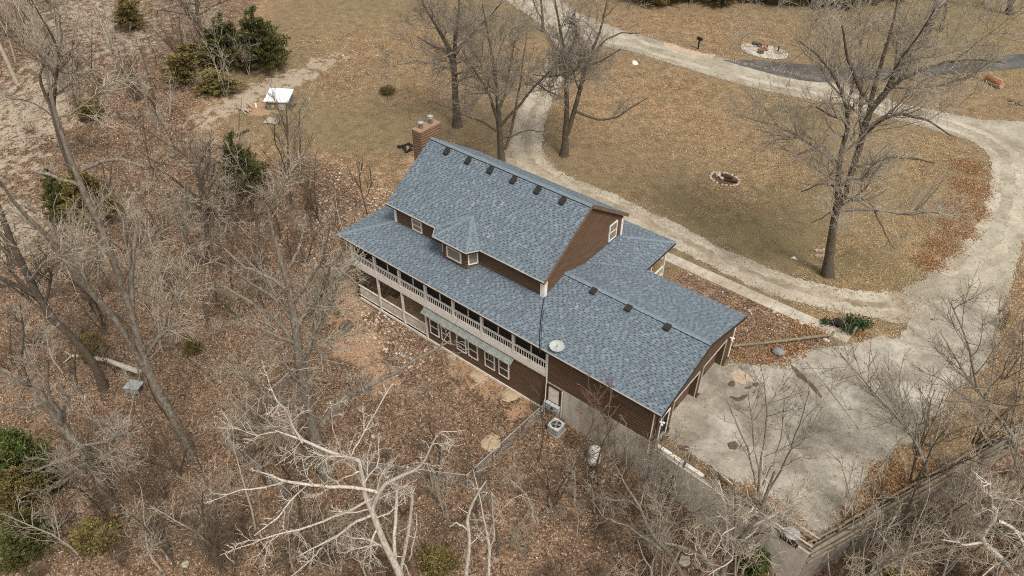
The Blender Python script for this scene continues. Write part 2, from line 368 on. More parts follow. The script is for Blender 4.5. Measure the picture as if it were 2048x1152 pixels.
# ------------------------------------------------------------------ roads, drive, apron, walk (sheets over the level yard)
def outline(px, z=0.0, jit=0.12, step=0.35, seed=1):
    P = [np.array(un(a, b, z)[:2]) for a, b in px]; rg = np.random.default_rng(seed); out = []; cur = 0.0; step = min(step, 0.22)
    for i in range(len(P)):
        a, b = P[i], P[(i+1) % len(P)]; L = np.linalg.norm(b-a); k = max(1, int(L/step)); n = np.array([-(b-a)[1], (b-a)[0]])/max(L, 1e-6)
        for j in range(k):
            q = a+(b-a)*j/k; cur = 0.72*cur+rg.normal(0, jit)*0.6; out.append(q + n*cur)
    return out
def smooth_px(px, n=4, closed=True):
    """Catmull-Rom through the traced points"""
    P = [np.array(p, float) for p in px]; out = []; m = len(P)
    for i in range(m):
        p0, p1, p2, p3 = P[(i-1) % m], P[i], P[(i+1) % m], P[(i+2) % m]
        for j in range(n):
            t = j/n; out.append(tuple(0.5*((2*p1)+(-p0+p2)*t+(2*p0-5*p1+4*p2-p3)*t*t+(-p0+3*p1-3*p2+p3)*t**3)))
    return out
def sheet(name, pts2, z, mat, parent=None):
    tris = tessellate_polygon([[Vector((p[0], p[1], 0)) for p in pts2]])
    me = bpy.data.meshes.new(name); V = [(p[0], p[1], z) for p in pts2]
    def up(tr):
        a, b, c = (Vector(V[i]) for i in tr); return tr if (b-a).cross(c-a).z > 0 else tr[::-1]
    me.from_pydata(V, [], [up(tuple(t_)) for t_ in tris]); me.materials.append(mat); me.update()
    return new_obj(name, me, parent)
drive_px = [(1106, 100), (1074, 160), (1044, 200), (1030, 240), (1016, 280), (1008, 320), (1020, 352), (1080, 378), (1180, 420), (1280, 462), (1350, 492), (1395, 516), (1448, 545), (1538, 587), (1640, 614), (1744, 636), (1817, 645),
            (1850, 600), (1810, 583), (1744, 589), (1666, 581), (1601, 560), (1538, 537), (1482, 518), (1422, 487), (1356, 458), (1298, 424), (1211, 387), (1142, 361), (1104, 335), (1086, 300), (1087, 245), (1106, 200), (1134, 150), (1180, 96)]
struct(sheet('gravel_drive', outline(drive_px, 0, 0.13, 0.4, 2), 0.012, GRAVEL))
road_px = [(985, -20), (1040, 18), (1085, 50), (1115, 95), (1140, 118), (1175, 112), (1205, 92), (1250, 100), (1361, 133), (1444, 158), (1528, 181), (1600, 196), (1700, 216), (1800, 240), (1890, 266), (1950, 285), (1980, 312), (1992, 365), (1980, 410), (1960, 445), (1925, 490), (1880, 532), (1845, 560), (1800, 578),
           (1812, 600), (1830, 640), (1990, 640), (2018, 590), (2050, 470), (2110, 440), (2110, 246), (2048, 243), (1960, 240), (1870, 222), (1790, 205), (1700, 173), (1590, 148), (1500, 130), (1423, 112), (1319, 82), (1236, 58), (1160, 28), (1095, -20)]
struct(sheet('concrete_road', outline(road_px, 0, 0.10, 0.5, 3), 0.020, CONCR))
asph_px = [(1440, 120), (1520, 120), (1600, 128), (1700, 135), (1800, 136), (1900, 128), (2000, 112), (2080, 105), (2080, 132), (2000, 140), (1900, 148), (1800, 160), (1700, 166), (1640, 165), (1600, 161), (1550, 150), (1490, 134)]
struct(sheet('asphalt_lane', outline(asph_px, 0, 0.06, 0.5, 4), 0.024, ASPH))
apron_px = [(1326, 872), (1338, 856), (1388, 797), (1438, 735), (1462, 722), (1500, 730), (1530, 728), (1560, 716), (1590, 708), (1625, 705), (1660, 694), (1690, 692), (1740, 676), (1762, 668), (1785, 676), (1798, 674), (1806, 660), (1818, 632), (1850, 600), (1990, 600), (1998, 640),
            (1985, 690), (1975, 735), (1940, 750), (1890, 795), (1893, 820), (1870, 835), (1862, 850), (1838, 860), (1825, 878), (1790, 892), (1765, 912), (1748, 930), (1735, 955), (1715, 985), (1702, 1010), (1690, 1035), (1660, 1060), (1640, 1080), (1615, 1075), (1588, 1050), (1560, 1020), (1520, 1000), (1500, 975), (1450, 955), (1400, 922)]
struct(sheet('concrete_apron', outline(apron_px, 0, 0.12, 0.4, 5), 0.028, CONC))
struct(sheet('gravel_verge', outline([(1326, 84), (1345, 88), (1375, 100), (1432, 110), (1425, 116), (1370, 105), (1330, 94)], 0, 0.12, 0.5, 6), 0.026, plain('tan_gravel', (0.55, 0.40, 0.28), 0.95, 0.25, 4)))
def ribbon(px, off, width, z, mat, seed):
    P = np.array([un(q[0], q[1], 0)[:2] for q in px]); s = np.concatenate([[0], np.cumsum(np.linalg.norm(np.diff(P, axis=0), axis=1))]); u = np.arange(0, s[-1], 0.25)
    C = np.stack([np.interp(u, s, P[:, k]) for k in (0, 1)], -1); ker = np.ones(25)/25
    C = np.stack([np.convolve(np.pad(C[:, k], 12, 'edge'), ker, 'valid') for k in (0, 1)], -1)
    T = np.gradient(C, axis=0); T /= np.linalg.norm(T, axis=1, keepdims=True); Nn = np.stack([-T[:, 1], T[:, 0]], -1); rg = np.random.default_rng(seed)
    def wob(k): return np.convolve(np.pad(rg.normal(0, 1, len(u)), 3, 'edge'), np.ones(7)/7, 'valid')*k+rg.normal(0, k*.35, len(u))
    a_ = C+Nn*(off-width/2+wob(min(.22, width*.6)))[:, None]; b_ = C+Nn*(off+width/2+wob(min(.22, width*.6)))[:, None]; n = len(u)
    V = np.concatenate([np.c_[a_, np.full(n, z)], np.c_[b_, np.full(n, z)]]); I = np.arange(n-1)
    nm_ = 'wheel_track' if width > .2 else 'pavement_crack'; struct(new_obj(nm_, np_mesh(nm_, V, np.stack([I, I+1, I+1+n, I+n], -1), mat)))
DRIVE_C = [(1140, 105), (1105, 155), (1075, 205), (1060, 240), (1052, 285), (1056, 325), (1085, 350), (1150, 378), (1230, 410), (1320, 455), (1390, 495), (1440, 518), (1500, 545), (1570, 572), (1650, 596), (1744, 612), (1812, 612)]
ribbon(DRIVE_C, -.9, 1.05, .0155, TRACK, 41); ribbon(DRIVE_C, .9, 1.05, .0155, TRACK, 42)
ROAD_C = [(1020, -10), (1060, 18), (1110, 45), (1190, 75), (1245, 80), (1340, 108), (1433, 135), (1515, 156), (1600, 172), (1700, 195), (1800, 222), (1900, 248), (2000, 290), (2018, 340), (2015, 400), (1995, 460), (1950, 525), (1915, 575)]
ribbon(ROAD_C, -1.0, .9, .0325, TRACK, 43); ribbon(ROAD_C, 1.0, .9, .0325, TRACK, 44)
ribbon([(1440, 740), (1462, 735), (1478, 728), (1492, 722)], 0, .06, .0345, SOIL, 51); ribbon([(1416, 762), (1432, 768), (1446, 778)], 0, .05, .0345, SOIL, 52); ribbon([(1600, 708), (1640, 760), (1700, 830), (1730, 880)], 0, .035, .0345, SOIL, 53); ribbon([(1470, 830), (1560, 800), (1650, 770), (1760, 735)], 0, .035, .0345, SOIL, 54)
dirt = [[(1580, 728), (1596, 742), (1612, 755), (1626, 768), (1638, 783), (1646, 795), (1640, 798), (1628, 785), (1614, 768), (1598, 757), (1582, 740)],
        [(1455, 768), (1462, 762), (1470, 766), (1468, 773), (1458, 773)], [(1488, 774), (1500, 770), (1506, 774), (1498, 780), (1489, 779)], [(1504, 768), (1515, 765), (1520, 771), (1510, 776), (1504, 773)],
        [(1458, 793), (1475, 796), (1488, 790), (1500, 788), (1488, 800), (1478, 804), (1468, 801)], [(1505, 786), (1512, 778), (1516, 778), (1508, 788)],
        [(1352, 890), (1362, 888), (1378, 892), (1376, 902), (1360, 900)], [(1455, 888), (1468, 884), (1476, 890), (1470, 900), (1458, 898)]]
for i, d in enumerate(dirt):
    struct(sheet('dirt_patch', outline(d, 0, 0.05, 0.2, 20+i), 0.036, SOIL))
struct(sheet('rust_stain', outline([(1460, 748), (1478, 738), (1500, 744), (1508, 756), (1490, 768), (1470, 764)], 0, 0.08, 0.2, 31), 0.033, plain('tan_stain', (0.52, 0.40, 0.29), 0.95, 0.25, 3)))
# sidewalk: individual slabs
walk = struct(new_obj('sidewalk', None, None, (3.0, 17.0, 0)))
wa, wb = np.array([-4.6, 17.45]), np.array([10.75, 17.15]); dirw = (wb-wa)/np.linalg.norm(wb-wa); nrw = np.array([-dirw[1], dirw[0]])
ns = 11; L = np.linalg.norm(wb-wa)/ns; rg = random.Random(3)
for i in range(ns):
    c = wa+dirw*L*(i+0.5); z0 = 0.05+rg.uniform(-0.012, 0.012)
    m = MB(); h = L/2-0.012
    pts = [c-dirw*h-nrw*0.55, c+dirw*h-nrw*0.55, c+dirw*h+nrw*0.55, c-dirw*h+nrw*0.55]
    m.prism([(p[0], p[1], -0.06) for p in pts], (0, 0, 0.06+z0))
    m.build('slab', WALK, walk, origin=(c[0], c[1], 0))
# ------------------------------------------------------------------ the house
XP, XG, YRG, ZE, ZR = -22.18, 5.34, 5.4, 3.53, 5.06
XQ, YQ, XA, XB, Y1, YM, ZME, ZMR = -2.23, 15.04, -19.44, -5.12, 2.75, 7.72, 6.0, 9.285
XW, YW, XL, YF = -5.40, 3.17, -19.01, 12.27
SL = (ZR-ZE)/YRG; SM = (ZMR-ZME)/(YM-Y1)
house = thing('house', 'brown two-storey house with blue shingle roofs, wraparound deck and attached garage', 'house', (-8, 6, -2.6))
HB = wloc(house)
def part(name, me, parent, loc, rot=(0, 0, 0), scale=(1, 1, 1)):
    return new_obj(name, me, parent, Vector(loc)-wloc(parent), rot, scale)
def on_roof(px, py):
    d = FW + RT*(px-1024)/FPX + UP*(576-py)/FPX
    t_ = (ZE + SL*CP[1] - CP[2])/(d[2]-SL*d[1]); return Vector(CP + d*t_)

def shingles(mb, poly, seed, expo=0.165, light=1.0):
    rg = random.Random(seed); P = [Vector(p) for p in poly]
    u = (P[1]-P[0]).normalized(); n = Vector((0, 0, 0))
    for i in range(len(P)): n += (P[i]-P[0]).cross(P[(i+1) % len(P)]-P[0])
    n.normalize()
    if n.z < 0: n = -n
    v = n.cross(u)
    if v.dot(P[2]-P[0]) < 0: v = -v
    Q = [((p-P[0]).dot(u), (p-P[0]).dot(v)) for p in P]; vm = max(q[1] for q in Q)
    k = 0; vv = -0.02
    while vv < vm-0.01:
        mid = min(max(vv+expo*0.45, 0.001), vm-0.005); xs = []
        for i in range(len(Q)):
            (a0, b0), (a1, b1) = Q[i], Q[(i+1) % len(Q)]
            if (b0 <= mid) != (b1 <= mid): xs.append(a0+(a1-a0)*(mid-b0)/(b1-b0))
        xs.sort()
        for j in range(0, len(xs)-1, 2):
            a, e = xs[j], xs[j+1]; raised = rg.random() < 0.5; x = a-rg.uniform(0, 0.1) if j < 0 else a
            while x < e-1e-4:
                wd = rg.uniform(0.15, 0.33) if raised else rg.uniform(0.10, 0.20)
                x2 = min(e, x+wd)
                if e-x2 < 0.06: x2 = e
                h = rg.uniform(0.020, 0.026) if raised else rg.uniform(0.008, 0.011)
                top = min(vv+expo*1.06, vm)
                r = rg.random(); q = rg.uniform(0.92, 1.10)*light
                c = (0.170, 0.212, 0.243) if r < 0.5 else ((0.202, 0.250, 0.282) if r < 0.75 else (0.146, 0.178, 0.206))
                c = tuple(z*q for z in c)
                dk = tuple(z*q for z in ((0.094, 0.106, 0.130) if r < 0.7 else (0.078, 0.085, 0.106)))
                A = P[0]+u*x+v*vv; B = P[0]+u*x2+v*vv; C = P[0]+u*x2+v*top; D = P[0]+u*x+v*top
                if raised:
                    mb.quad(A+n*h, B+n*h, C+n*0.004, D+n*0.004, c)
                    mb.quad(A-n*0.01, B-n*0.01, B+n*h, A+n*h, dk)
                else:
                    hh = h*0.6+0.4*0.004; E_ = A.lerp(D, 0.5); F_ = B.lerp(C, 0.5)
                    mb.quad(A+n*h, B+n*h, F_+n*hh, E_+n*hh, tuple(z*0.92 for z in c)); mb.quad(E_+n*hh, F_+n*hh, C+n*0.004, D+n*0.004, dk)
                    mb.quad(A-n*0.01, B-n*0.01, B+n*h, A+n*h, dk)
                x = x2; raised = not raised
        vv += expo; k += 1
    return n
def slab(mb, poly, th=0.14):
    mb.prism([Vector(p)-Vector((0, 0, 0.006)) for p in poly], (0, 0, -th))

# ridge-cap piece: local +X along the ridge, folded about it
def cap_mesh(name, drop, length=0.27, half=0.17):
    m = MB(); t0, t1 = 0.042, 0.020
    for s in (-1, 1):
        a = (0, 0, t0+0.01); b = (0, s*half, t0-drop*half); c = (length, s*half, t1-drop*half); d = (length, 0, t1+0.01)
        q = (a, b, c, d) if s < 0 else (a, d, c, b)
        m.quad(*q)
        e = (0, s*half, t0-drop*half-0.02); f = (0, 0, t0-0.03)
        m.quad(*((a, f, e, b) if s < 0 else (a, b, e, f)))
        g = (length, s*half, t1-drop*half-0.02); m.quad(*((b, e, g, c) if s < 0 else (b, c, g, e)))
    return m.mesh(name, CAPM)
CAPM = plain('ridge_shingle', (0.195, 0.242, 0.272), 0.9, 0.22, 5)
CAPG = plain('ridge_shingle_pale', (0.20, 0.25, 0.262), 0.9, 0.2, 5)
def cap_run(me, parent, a, b, step=0.235, lift=0.0):
    a = Vector(a); b = Vector(b); d = (b-a); L = d.length; d.normalize(); n = int(L/step)
    rz = math.atan2(d.y, d.x); ry = -math.asin(d.z)
    for i in range(n):
        part('ridge_cap', me, parent, a+d*(i*step)+Vector((0, 0, lift)), (0, ry, rz))

# --- roofs
ROOFW = plain('roof_felt', (0.10, 0.115, 0.14), 0.9, 0.2, 3)
def mk_roof(name, polys, seeds, at, lights=None):
    m = MB()
    for p in polys: slab(m, p)
    r = m.build(name, ROOFW, house, origin=at)
    s = MB()
    for i, (p, sd_) in enumerate(zip(polys, seeds)): shingles(s, p, sd_, light=(lights[i] if lights else 1.0))
    stuff(s.build('shingles', SHING, r))
    return r
main_polys = [[(XA, Y1, ZME), (XB, Y1, ZME), (XB, YM, ZMR), (XA, YM, ZMR)],
              [(XB, 2*YM-Y1, ZME), (XA, 2*YM-Y1, ZME), (XA, YM, ZMR), (XB, YM, ZMR)]]
main_roof = mk_roof('main_roof', main_polys, [1, 2], (-12, YM, ZMR))
cm = cap_mesh('ridge_cap_main', 0.62); cap_run(cm, main_roof, (XA-0.02, YM, ZMR-0.02), (XB, YM, ZMR-0.02))
zc = lambda y: ZE+SL*y
vx = XQ-XW
low_polys = [
    [(XP, 0, ZE), (XG, 0, ZE), (XG, YRG, ZR), (XW-0.02, YRG, ZR), (XW-0.02, YW+0.06, zc(YW+0.06)), (XP+YW+0.06, YW+0.06, zc(YW+0.06))],
    [(XG, 2*YRG, ZE), (XQ, 2*YRG, ZE), (XW-0.02, 2*YRG-vx-0.02, ZE+SL*(vx+0.02)), (XW-0.02, YRG, ZR), (XG, YRG, ZR)],
    [(XQ, 2*YRG, ZE), (XQ, YQ, ZE), (XW-0.02, YQ-vx-0.02, ZE+SL*(vx+0.02)), (XW-0.02, 2*YRG-vx-0.02, ZE+SL*(vx+0.02))],
    [(XQ, YQ, ZE), (XP, YQ, ZE), (XP+2.85, YQ-2.85, ZE+SL*2.85), (XQ-2.85, YQ-2.85, ZE+SL*2.85)],
    [(XP, YQ, ZE), (XP, 0, ZE), (XP+YW, YW, zc(YW)), (XP+YW, YQ-YW, zc(YW))]]
low_roof = mk_roof('porch_and_garage_roof', low_polys, [11, 12, 13, 14, 15], (-6, 0, ZE))
cg = cap_mesh('ridge_cap_low', 0.26); cap_run(cg, low_roof, (XW+0.02, YRG, ZR-0.01), (XG, YRG, ZR-0.01))
ch = cap_mesh('hip_cap', 0.19, 0.27, 0.15)
cap_run(ch, low_roof, (XP, 0, ZE-0.01), (XP+YW, YW, zc(YW)-0.01)); cap_run(ch, low_roof, (XQ, YQ, ZE-0.01), (XQ-2.85, YQ-2.85, ZE+SL*2.85-0.01))
# bay roof
E0, E1, E2, E3, AP = (-14.56, 2.72, 5.985), (-14.02, 1.9, 5.985), (-10.98, 1.9, 5.985), (-10.5, 2.72, 5.985), (-12.45, 4.28, 7.06)
E0b, E3b = (-14.56, 2.78, 6.02), (-10.5, 2.78, 6.02)
bay_roof = mk_roof('bay_roof', [[E0, E1, AP], [E1, E2, AP], [E2, E3, AP]], [21, 22, 23], (-12.5, 2.5, 6.0))
cb = cap_mesh('bay_cap', 0.30, 0.25, 0.10); cap_run(cb, bay_roof, Vector(E1)+Vector((0, 0, 0.0)), AP, 0.2); cap_run(cb, bay_roof, E2, AP, 0.2)
cb2 = cap_mesh('bay_valley_cap', 0.2, 0.25, 0.11); cb2.materials[0] = CAPG
cap_run(cb2, bay_roof, Vector(E0)+Vector((0.05, 0.0, 0.02)), AP, 0.2, 0.02)
cap_run(cb, bay_roof, Vector(E3)+Vector((-0.05, 0.0, 0.02)), AP, 0.2, 0.02)
# fascia, rakes, gutters
CREAM = plain('cream_trim', (0.58, 0.52, 0.43), 0.6, 0.15, 3)
def fascia(parent, a, b, w=0.03, h=0.17, mat=DARKW, dz=-0.10):
    m = MB(); m.bar(Vector(a)+Vector((0, 0, dz)), Vector(b)+Vector((0, 0, dz)), w, h); return m.build('fascia', mat, parent)
fascia(main_roof, (XA, Y1-0.02, ZME), (-14.56, Y1-0.02, ZME)); fascia(main_roof, (-10.5, Y1-0.02, ZME), (XB, Y1-0.02, ZME))
for a, b in ((E0, E1), (E1, E2), (E2, E3)): fascia(bay_roof, a, b)
for x in (XA-0.02, XB+0.02):
    fascia(main_roof, (x, Y1, ZME), (x, YM, ZMR), 0.03, 0.2, SIDING_L, -0.14); fascia(main_roof, (x, YM, ZMR), (x, 2*YM-Y1, ZME), 0.03, 0.2, SIDING_L, -0.14)
fascia(low_roof, (XP, -0.02, ZE), (XG, -0.02, ZE)); fascia(low_roof, (XP-0.02, 0, ZE), (XP-0.02, YQ, ZE)); fascia(low_roof, (XQ+0.02, 2*YRG, ZE), (XQ+0.02, YQ, ZE), mat=DARKW)
fascia(low_roof, (XQ, 2*YRG+0.02, ZE), (XG, 2*YRG+0.02, ZE), mat=CREAM); fascia(low_roof, (XP, YQ+0.02, ZE), (XQ, YQ+0.02, ZE), mat=DARKW)
fascia(low_roof, (XG+0.02, 0, ZE), (XG+0.02, YRG, ZR), 0.03, 0.18, DARKW, -0.13); fascia(low_roof, (XG+0.02, YRG, ZR), (XG+0.02, 2*YRG, ZE), 0.03, 0.18, DARKW, -0.13)
# drip edge: the thin pale metal line along the camera-side eaves
def drip(parent, a, b, mat=CREAM):
    m = MB(); m.bar(Vector(a)+Vector((0, 0, -.02)), Vector(b)+Vector((0, 0, -.02)), 0.04, 0.06); m.build('drip_edge', mat, parent)
drip(low_roof, (XP, -0.05, ZE), (XG, -0.05, ZE)); drip(main_roof, (XA, Y1-0.05, ZME), (-14.6, Y1-0.05, ZME)); drip(main_roof, (-10.45, Y1-0.05, ZME), (XB, Y1-0.05, ZME))
for a, b in ((E0, E1), (E1, E2), (E2, E3)): drip(bay_roof, Vector(a)+Vector((0, -0.03, 0.01)), Vector(b)+Vector((0, -0.03, 0.01)))
# ridge shadow strips: black bars drawn in as the shade line below the caps
m = MB(); m.bar((XW-0.1, YRG-0.20, zc(YRG-0.20)+0.012), (XG, YRG-0.20, zc(YRG-0.20)+0.012), 0.05, 0.03); m.build('ridge_shadow_strip', BLACK, low_roof)
m = MB(); m.bar((XA, YM-0.20, ZMR-SM*0.20+0.012), (XB, YM-0.20, ZMR-SM*0.20+0.012), 0.05, 0.03); m.build('ridge_shadow_strip', BLACK, main_roof)

# box vents and pipes
def vent_mesh(slope):
    m = MB(); h = 0.14; a = 0.165
    m.prism([(-a, -a, -0.05-slope*a), (a, -a, -0.05-slope*a), (a, a, -0.05+slope*a), (-a, a, -0.05+slope*a)], (0, 0, h+0.05))
    b = 0.195; z0 = h
    m.prism([(-b, -b-0.05, z0-slope*b-0.02), (b, -b-0.05, z0-slope*b-0.02), (b, b, z0+slope*b), (-b, b, z0+slope*b)], (0, 0, 0.06))
    return m.mesh('box_vent', VENTM)
vm_, vg_ = vent_mesh(SM), vent_mesh(SL)
for i in range(6):
    part('box_vent', vm_, main_roof, (-17.38+2.06*i, 7.16, ZME+SM*(7.16-Y1)+0.02))
for x in (-2.82, -0.19, 2.57): part('box_vent', vg_, low_roof, (x, 4.98, zc(4.98)+0.02))
def pipe_mesh(s):
    m = MB(); m.tube([(0, 0, -0.1), (0, 0, 0.26)], 0.045, 10); m.prism([(-0.10, -0.12, 0.02-s*0.12), (0.10, -0.12, 0.02-s*0.12), (0.10, 0.12, 0.02+s*0.12), (-0.10, 0.12, 0.02+s*0.12)], (0, 0, 0.012))
    return m.mesh('vent_pipe', GREYM)
pm, pg = pipe_mesh(SM), pipe_mesh(SL)
for x, y in ((-12.98, 4.95), (-11.0, 5.7), (-10.5, 3.67)): part('vent_pipe', pm, main_roof, (x, y, ZME+SM*(y-Y1)))
part('vent_pipe', pg, low_roof, (-3.1, 3.56, zc(3.56)))

# --- clapboard walls
_m = MB(); _m.prism([(0, 0, 0.0), (0, -0.035, 0.04), (0, -0.082, 0.22), (0, -0.092, 0.42), (0, -0.075, 0.68), (0, -0.030, 0.93), (0, 0, 1.0)], (1, 0, 0)); BOARD = _m.mesh('clapboard', SIDING)
_m = MB(); _m.prism([(0, 0, 0.0), (0, -0.035, 0.04), (0, -0.082, 0.22), (0, -0.092, 0.42), (0, -0.075, 0.68), (0, -0.030, 0.93), (0, 0, 1.0)], (1, 0, 0)); BOARD_T = _m.mesh('clapboard_tan', SIDING_L)
def clap(name, org, length, z0, z1, rz, expo=0.225, cut=None, board=BOARD, back=SIDING, poly=None, thick=0.14, gaps=()):
    """wall whose outer face runs from org along local +x; outward is local -y"""
    ox, oy = org; c, s = math.cos(rz), math.sin(rz)
    W = lambda u, y, z: (ox+u*c-y*s, oy+u*s+y*c, z)
    m = MB()
    pts = poly or [(0, z0), (length, z0), (length, z1), (0, z1)]
    m.prism([W(u, 0.0, z) for u, z in pts], Vector(W(0, thick, 0))-Vector(W(0, 0, 0)))
    wl = m.build(name, back, house, origin=W(length/2, 0, z0))
    k = 0; z = z0
    top = max(p[1] for p in pts)
    while z < top-0.03:
        h = min(expo, top-z); u0, u1 = (0, length) if cut is None else cut(z+h*0.5)
        segs = [(u0, u1)]
        for (ga, gb, gz0, gz1) in gaps:
            if z+h > gz0 and z < gz1:
                segs = [q for (p0, p1) in segs for q in ((p0, min(p1, ga)), (max(p0, gb), p1))]
        for p0, p1 in segs:
            if p1-p0 > 0.05: part('siding_board', board, wl, W(p0, -0.002, z), (0, 0, rz), (p1-p0, 1, h*0.985))
        z += expo
    return wl
clap('upper_wall', (XL, YW), -13.98-XL, 4.2, 6.02, 0); clap('upper_wall', (-10.95, YW), XW+10.95, 4.2, 6.02, 0)
gtop = lambda y: ZMR-0.16-SM*abs(y-YM)
W2 = YF-YW
def gcut(z):
    if z < gtop(YW): return (0, W2)
    d = (ZMR-0.16-z)/SM; return (YM-d-YW, YM+d-YW)
gpoly = [(0, 4.2), (W2, 4.2), (W2, gtop(YF)), (YM-YW, ZMR-0.17), (0, gtop(YW))]
clap('gable_wall', (XW, YW), W2, 4.2, 9, math.pi/2, cut=gcut, poly=gpoly)
gpoly2 = [(0, 4.2), (W2, 4.2), (W2, gtop(YW)), (YF-YM, ZMR-0.17), (0, gtop(YF))]
clap('gable_wall', (XL, YF), W2, 4.2, 9, -math.pi/2, cut=lambda z: (lambda q: (W2-q[1], W2-q[0]))(gcut(z)), poly=gpoly2)
clap('upper_wall', (XW, YF), XW-XL, 4.2, 6.0, math.pi, expo=0.4)
# bay walls
bw = [(-13.98, YW), (-13.45, 2.35), (-11.42, 2.35), (-10.95, YW)]
for (a, b) in zip(bw[:-1], bw[1:]):
    clap('bay_wall', a, math.dist(a, b), 4.0, 5.96, math.atan2(b[1]-a[1], b[0]-a[0]))
# core below the skirt roof, lower rooms
m = MB(); m.box(XL, XW, YW+0.02, YF, -2.6, 4.2); m.build('inner_wall', SIDING, house, origin=(-12, 7, -2.6))
BX0, BX1 = -13.85, -2.86
clap('basement_wall', (BX0, 0.62), BX1-BX0, -2.45, 0.74, 0, gaps=[(x-BX0-0.46, x-BX0+0.46, -1.72, -0.2) for x in (-13.12, -11.98, -10.5, -9.4, -7.86, -6.6)])
clap('basement_wall', (BX0, YW), YW-0.62, -2.45, 0.74, -math.pi/2)
clap('garage_side_wall', (-2.86, 0.5), 4.95+2.86, 0.4, 3.46, 0, gaps=())
# corner boards
def trim(name, x0, x1, y0, y1, z0, z1, mat=WHITE, parent=None):
    m = MB(); m.box(x0, x1, y0, y1, z0, z1); return m.build(name, mat, parent or house, origin=((x0+x1)/2, (y0+y1)/2, z0))
trim('corner_board', XW-0.24, XW+0.105, YW-0.105, YW+0.20, zc(YW)-0.12, 5.86); trim('corner_board', XL-0.105, XL+0.14, YW-0.105, YW+0.1, zc(YW)-0.12, 5.86)
trim('corner_board', XW-0.1, XW+0.105, YF-0.14, YF+0.105, 4.2, 5.86)
trim('skirt_board', -21.45, -2.9, 0.43, 0.525, -2.62, -2.42, WHITE2)
# garage: front wall with recessed doors
gx = 4.95; gz = lambda y: ZR-0.17-SL*abs(y-YRG); op = [(0.98, 1.86, 2.12), (2.4, 5.5, 2.32), (6.05, 9.15, 2.32)]
ys = [0.5]+[v for o in op for v in o[:2]]+[10.3]
gf = new_obj('garage_front_wall', None, house, Vector((gx, 5.4, 0))-HB)
GB = plain('garage_front_brown', (0.105, 0.066, 0.042), 0.6, 0.15, 2)
for i in range(0, len(ys), 2):
    m = MB(); a, b = ys[i], ys[i+1]; m.prism([(gx, a, -0.1), (gx, b, -0.1), (gx, b, 2.3), (gx, a, 2.3)], (-0.5, 0, 0)); m.build('wall_panel', GB, gf, origin=(gx, a, 0))
m = MB(); m.prism([(gx, 0.5, 2.3), (gx, 10.3, 2.3), (gx, 10.3, gz(10.3)), (gx, YRG, gz(YRG)), (gx, 0.5, gz(0.5))], (-0.5, 0, 0)); m.build('gable_panel', GB, gf, origin=(gx, 0.5, 2.3))
m = MB(); m.box(gx-0.5, gx, 0.98, 1.86, 2.12, 2.3); m.build('door_header', GB, gf, origin=(gx, 1.4, 2.1))
for (a, b, h) in op[1:]:
    d = new_obj('garage_door', None, house, Vector((gx-0.40, (a+b)/2, 0))-HB)
    for k in range(4):
        m = MB(); z0 = 0.04+k*(h-0.04)/4; z1 = z0+(h-0.04)/4-0.012; m.box(gx-0.46, gx-0.40, a, b, z0, z1)
        for q in range(4):
            yy = a+0.1+q*(b-a-0.1)/4; m.box(gx-0.40, gx-0.388, yy, yy+(b-a-0.5)/4, z0+0.1, z1-0.1)
        m.build('door_panel', GDOOR, d, origin=(gx-0.43, (a+b)/2, z0))
    m = MB(); m.box(gx-0.42, gx+0.35, a, b, -0.05, 0.045); m.build('door_sill', CONC, d, origin=(gx, (a+b)/2, 0))
    for (c0, c1, z0, z1) in ((a-0.06, a+0.01, 0, h+0.06), (b-0.01, b+0.06, 0, h+0.06), (a+0.01, b-0.01, h-0.01, h+0.06)):
        m = MB(); m.box(gx+0.002, gx+0.045, c0, c1, z0, z1); m.build('door_trim', CREAM, d, origin=(gx, c0, z0))
    m = MB(); m.box(gx-0.39, gx-0.36, (a+b)/2-0.1, (a+b)/2+0.1, 0.25, 0.3); m.build('handle', BLACK, d)
d = new_obj('entry_door', None, house, Vector((gx-0.1, 1.42, 0))-HB)
m = MB(); m.box(gx-0.16, gx-0.10, 1.02, 1.82, 0.05, 2.10); m.build('door_leaf', BLUED, d, origin=(gx-0.1, 1.42, 0))
m = MB(); m.box(gx-0.10, gx-0.09, 1.16, 1.68, 1.05, 1.95); m.build('pane', GLASS, d, origin=(gx-0.1, 1.42, 1))
for (c0, c1, z0, z1) in ((0.89, 0.99, 0, 2.21), (1.85, 1.95, 0, 2.21), (0.99, 1.85, 2.11, 2.21)):
    m = MB(); m.box(gx+0.002, gx+0.045, c0, c1, z0, z1); m.build('door_trim', WHITE, d, origin=(gx, c0, z0))
m = MB(); m.box(gx-0.14, gx+0.12, 0.99, 1.85, -0.05, 0.05); m.build('door_sill', WALK, d, origin=(gx, 1.4, 0))
m = MB(); m.tube([(gx-0.09, 1.74, 1.0), (gx-0.03, 1.74, 1.0)], 0.035, 8); m.build('handle', GALV, d)
m = MB(); m.box(-2.86, 4.45, 10.16, 10.3, -0.3, 3.4); m.build('garage_far_wall', SIDING, house, origin=(1, 10.2, 0))
m = MB(); m.box(-2.86, 4.45, 0.65, 10.15, -0.15, 0.02); m.build('garage_floor', CONC, house, origin=(1, 5, 0))
trim('corner_board', gx-0.2, gx-0.06, 0.395, 0.5, 0.4, 3.3, SIDING_L); trim('corner_board', gx-0.04, gx+0.05, 10.22, 10.36, 0, 3.25)
trim('corner_board', gx-0.05, gx+0.05, 0.40, 0.52, -0.1, 3.3, DARKW)
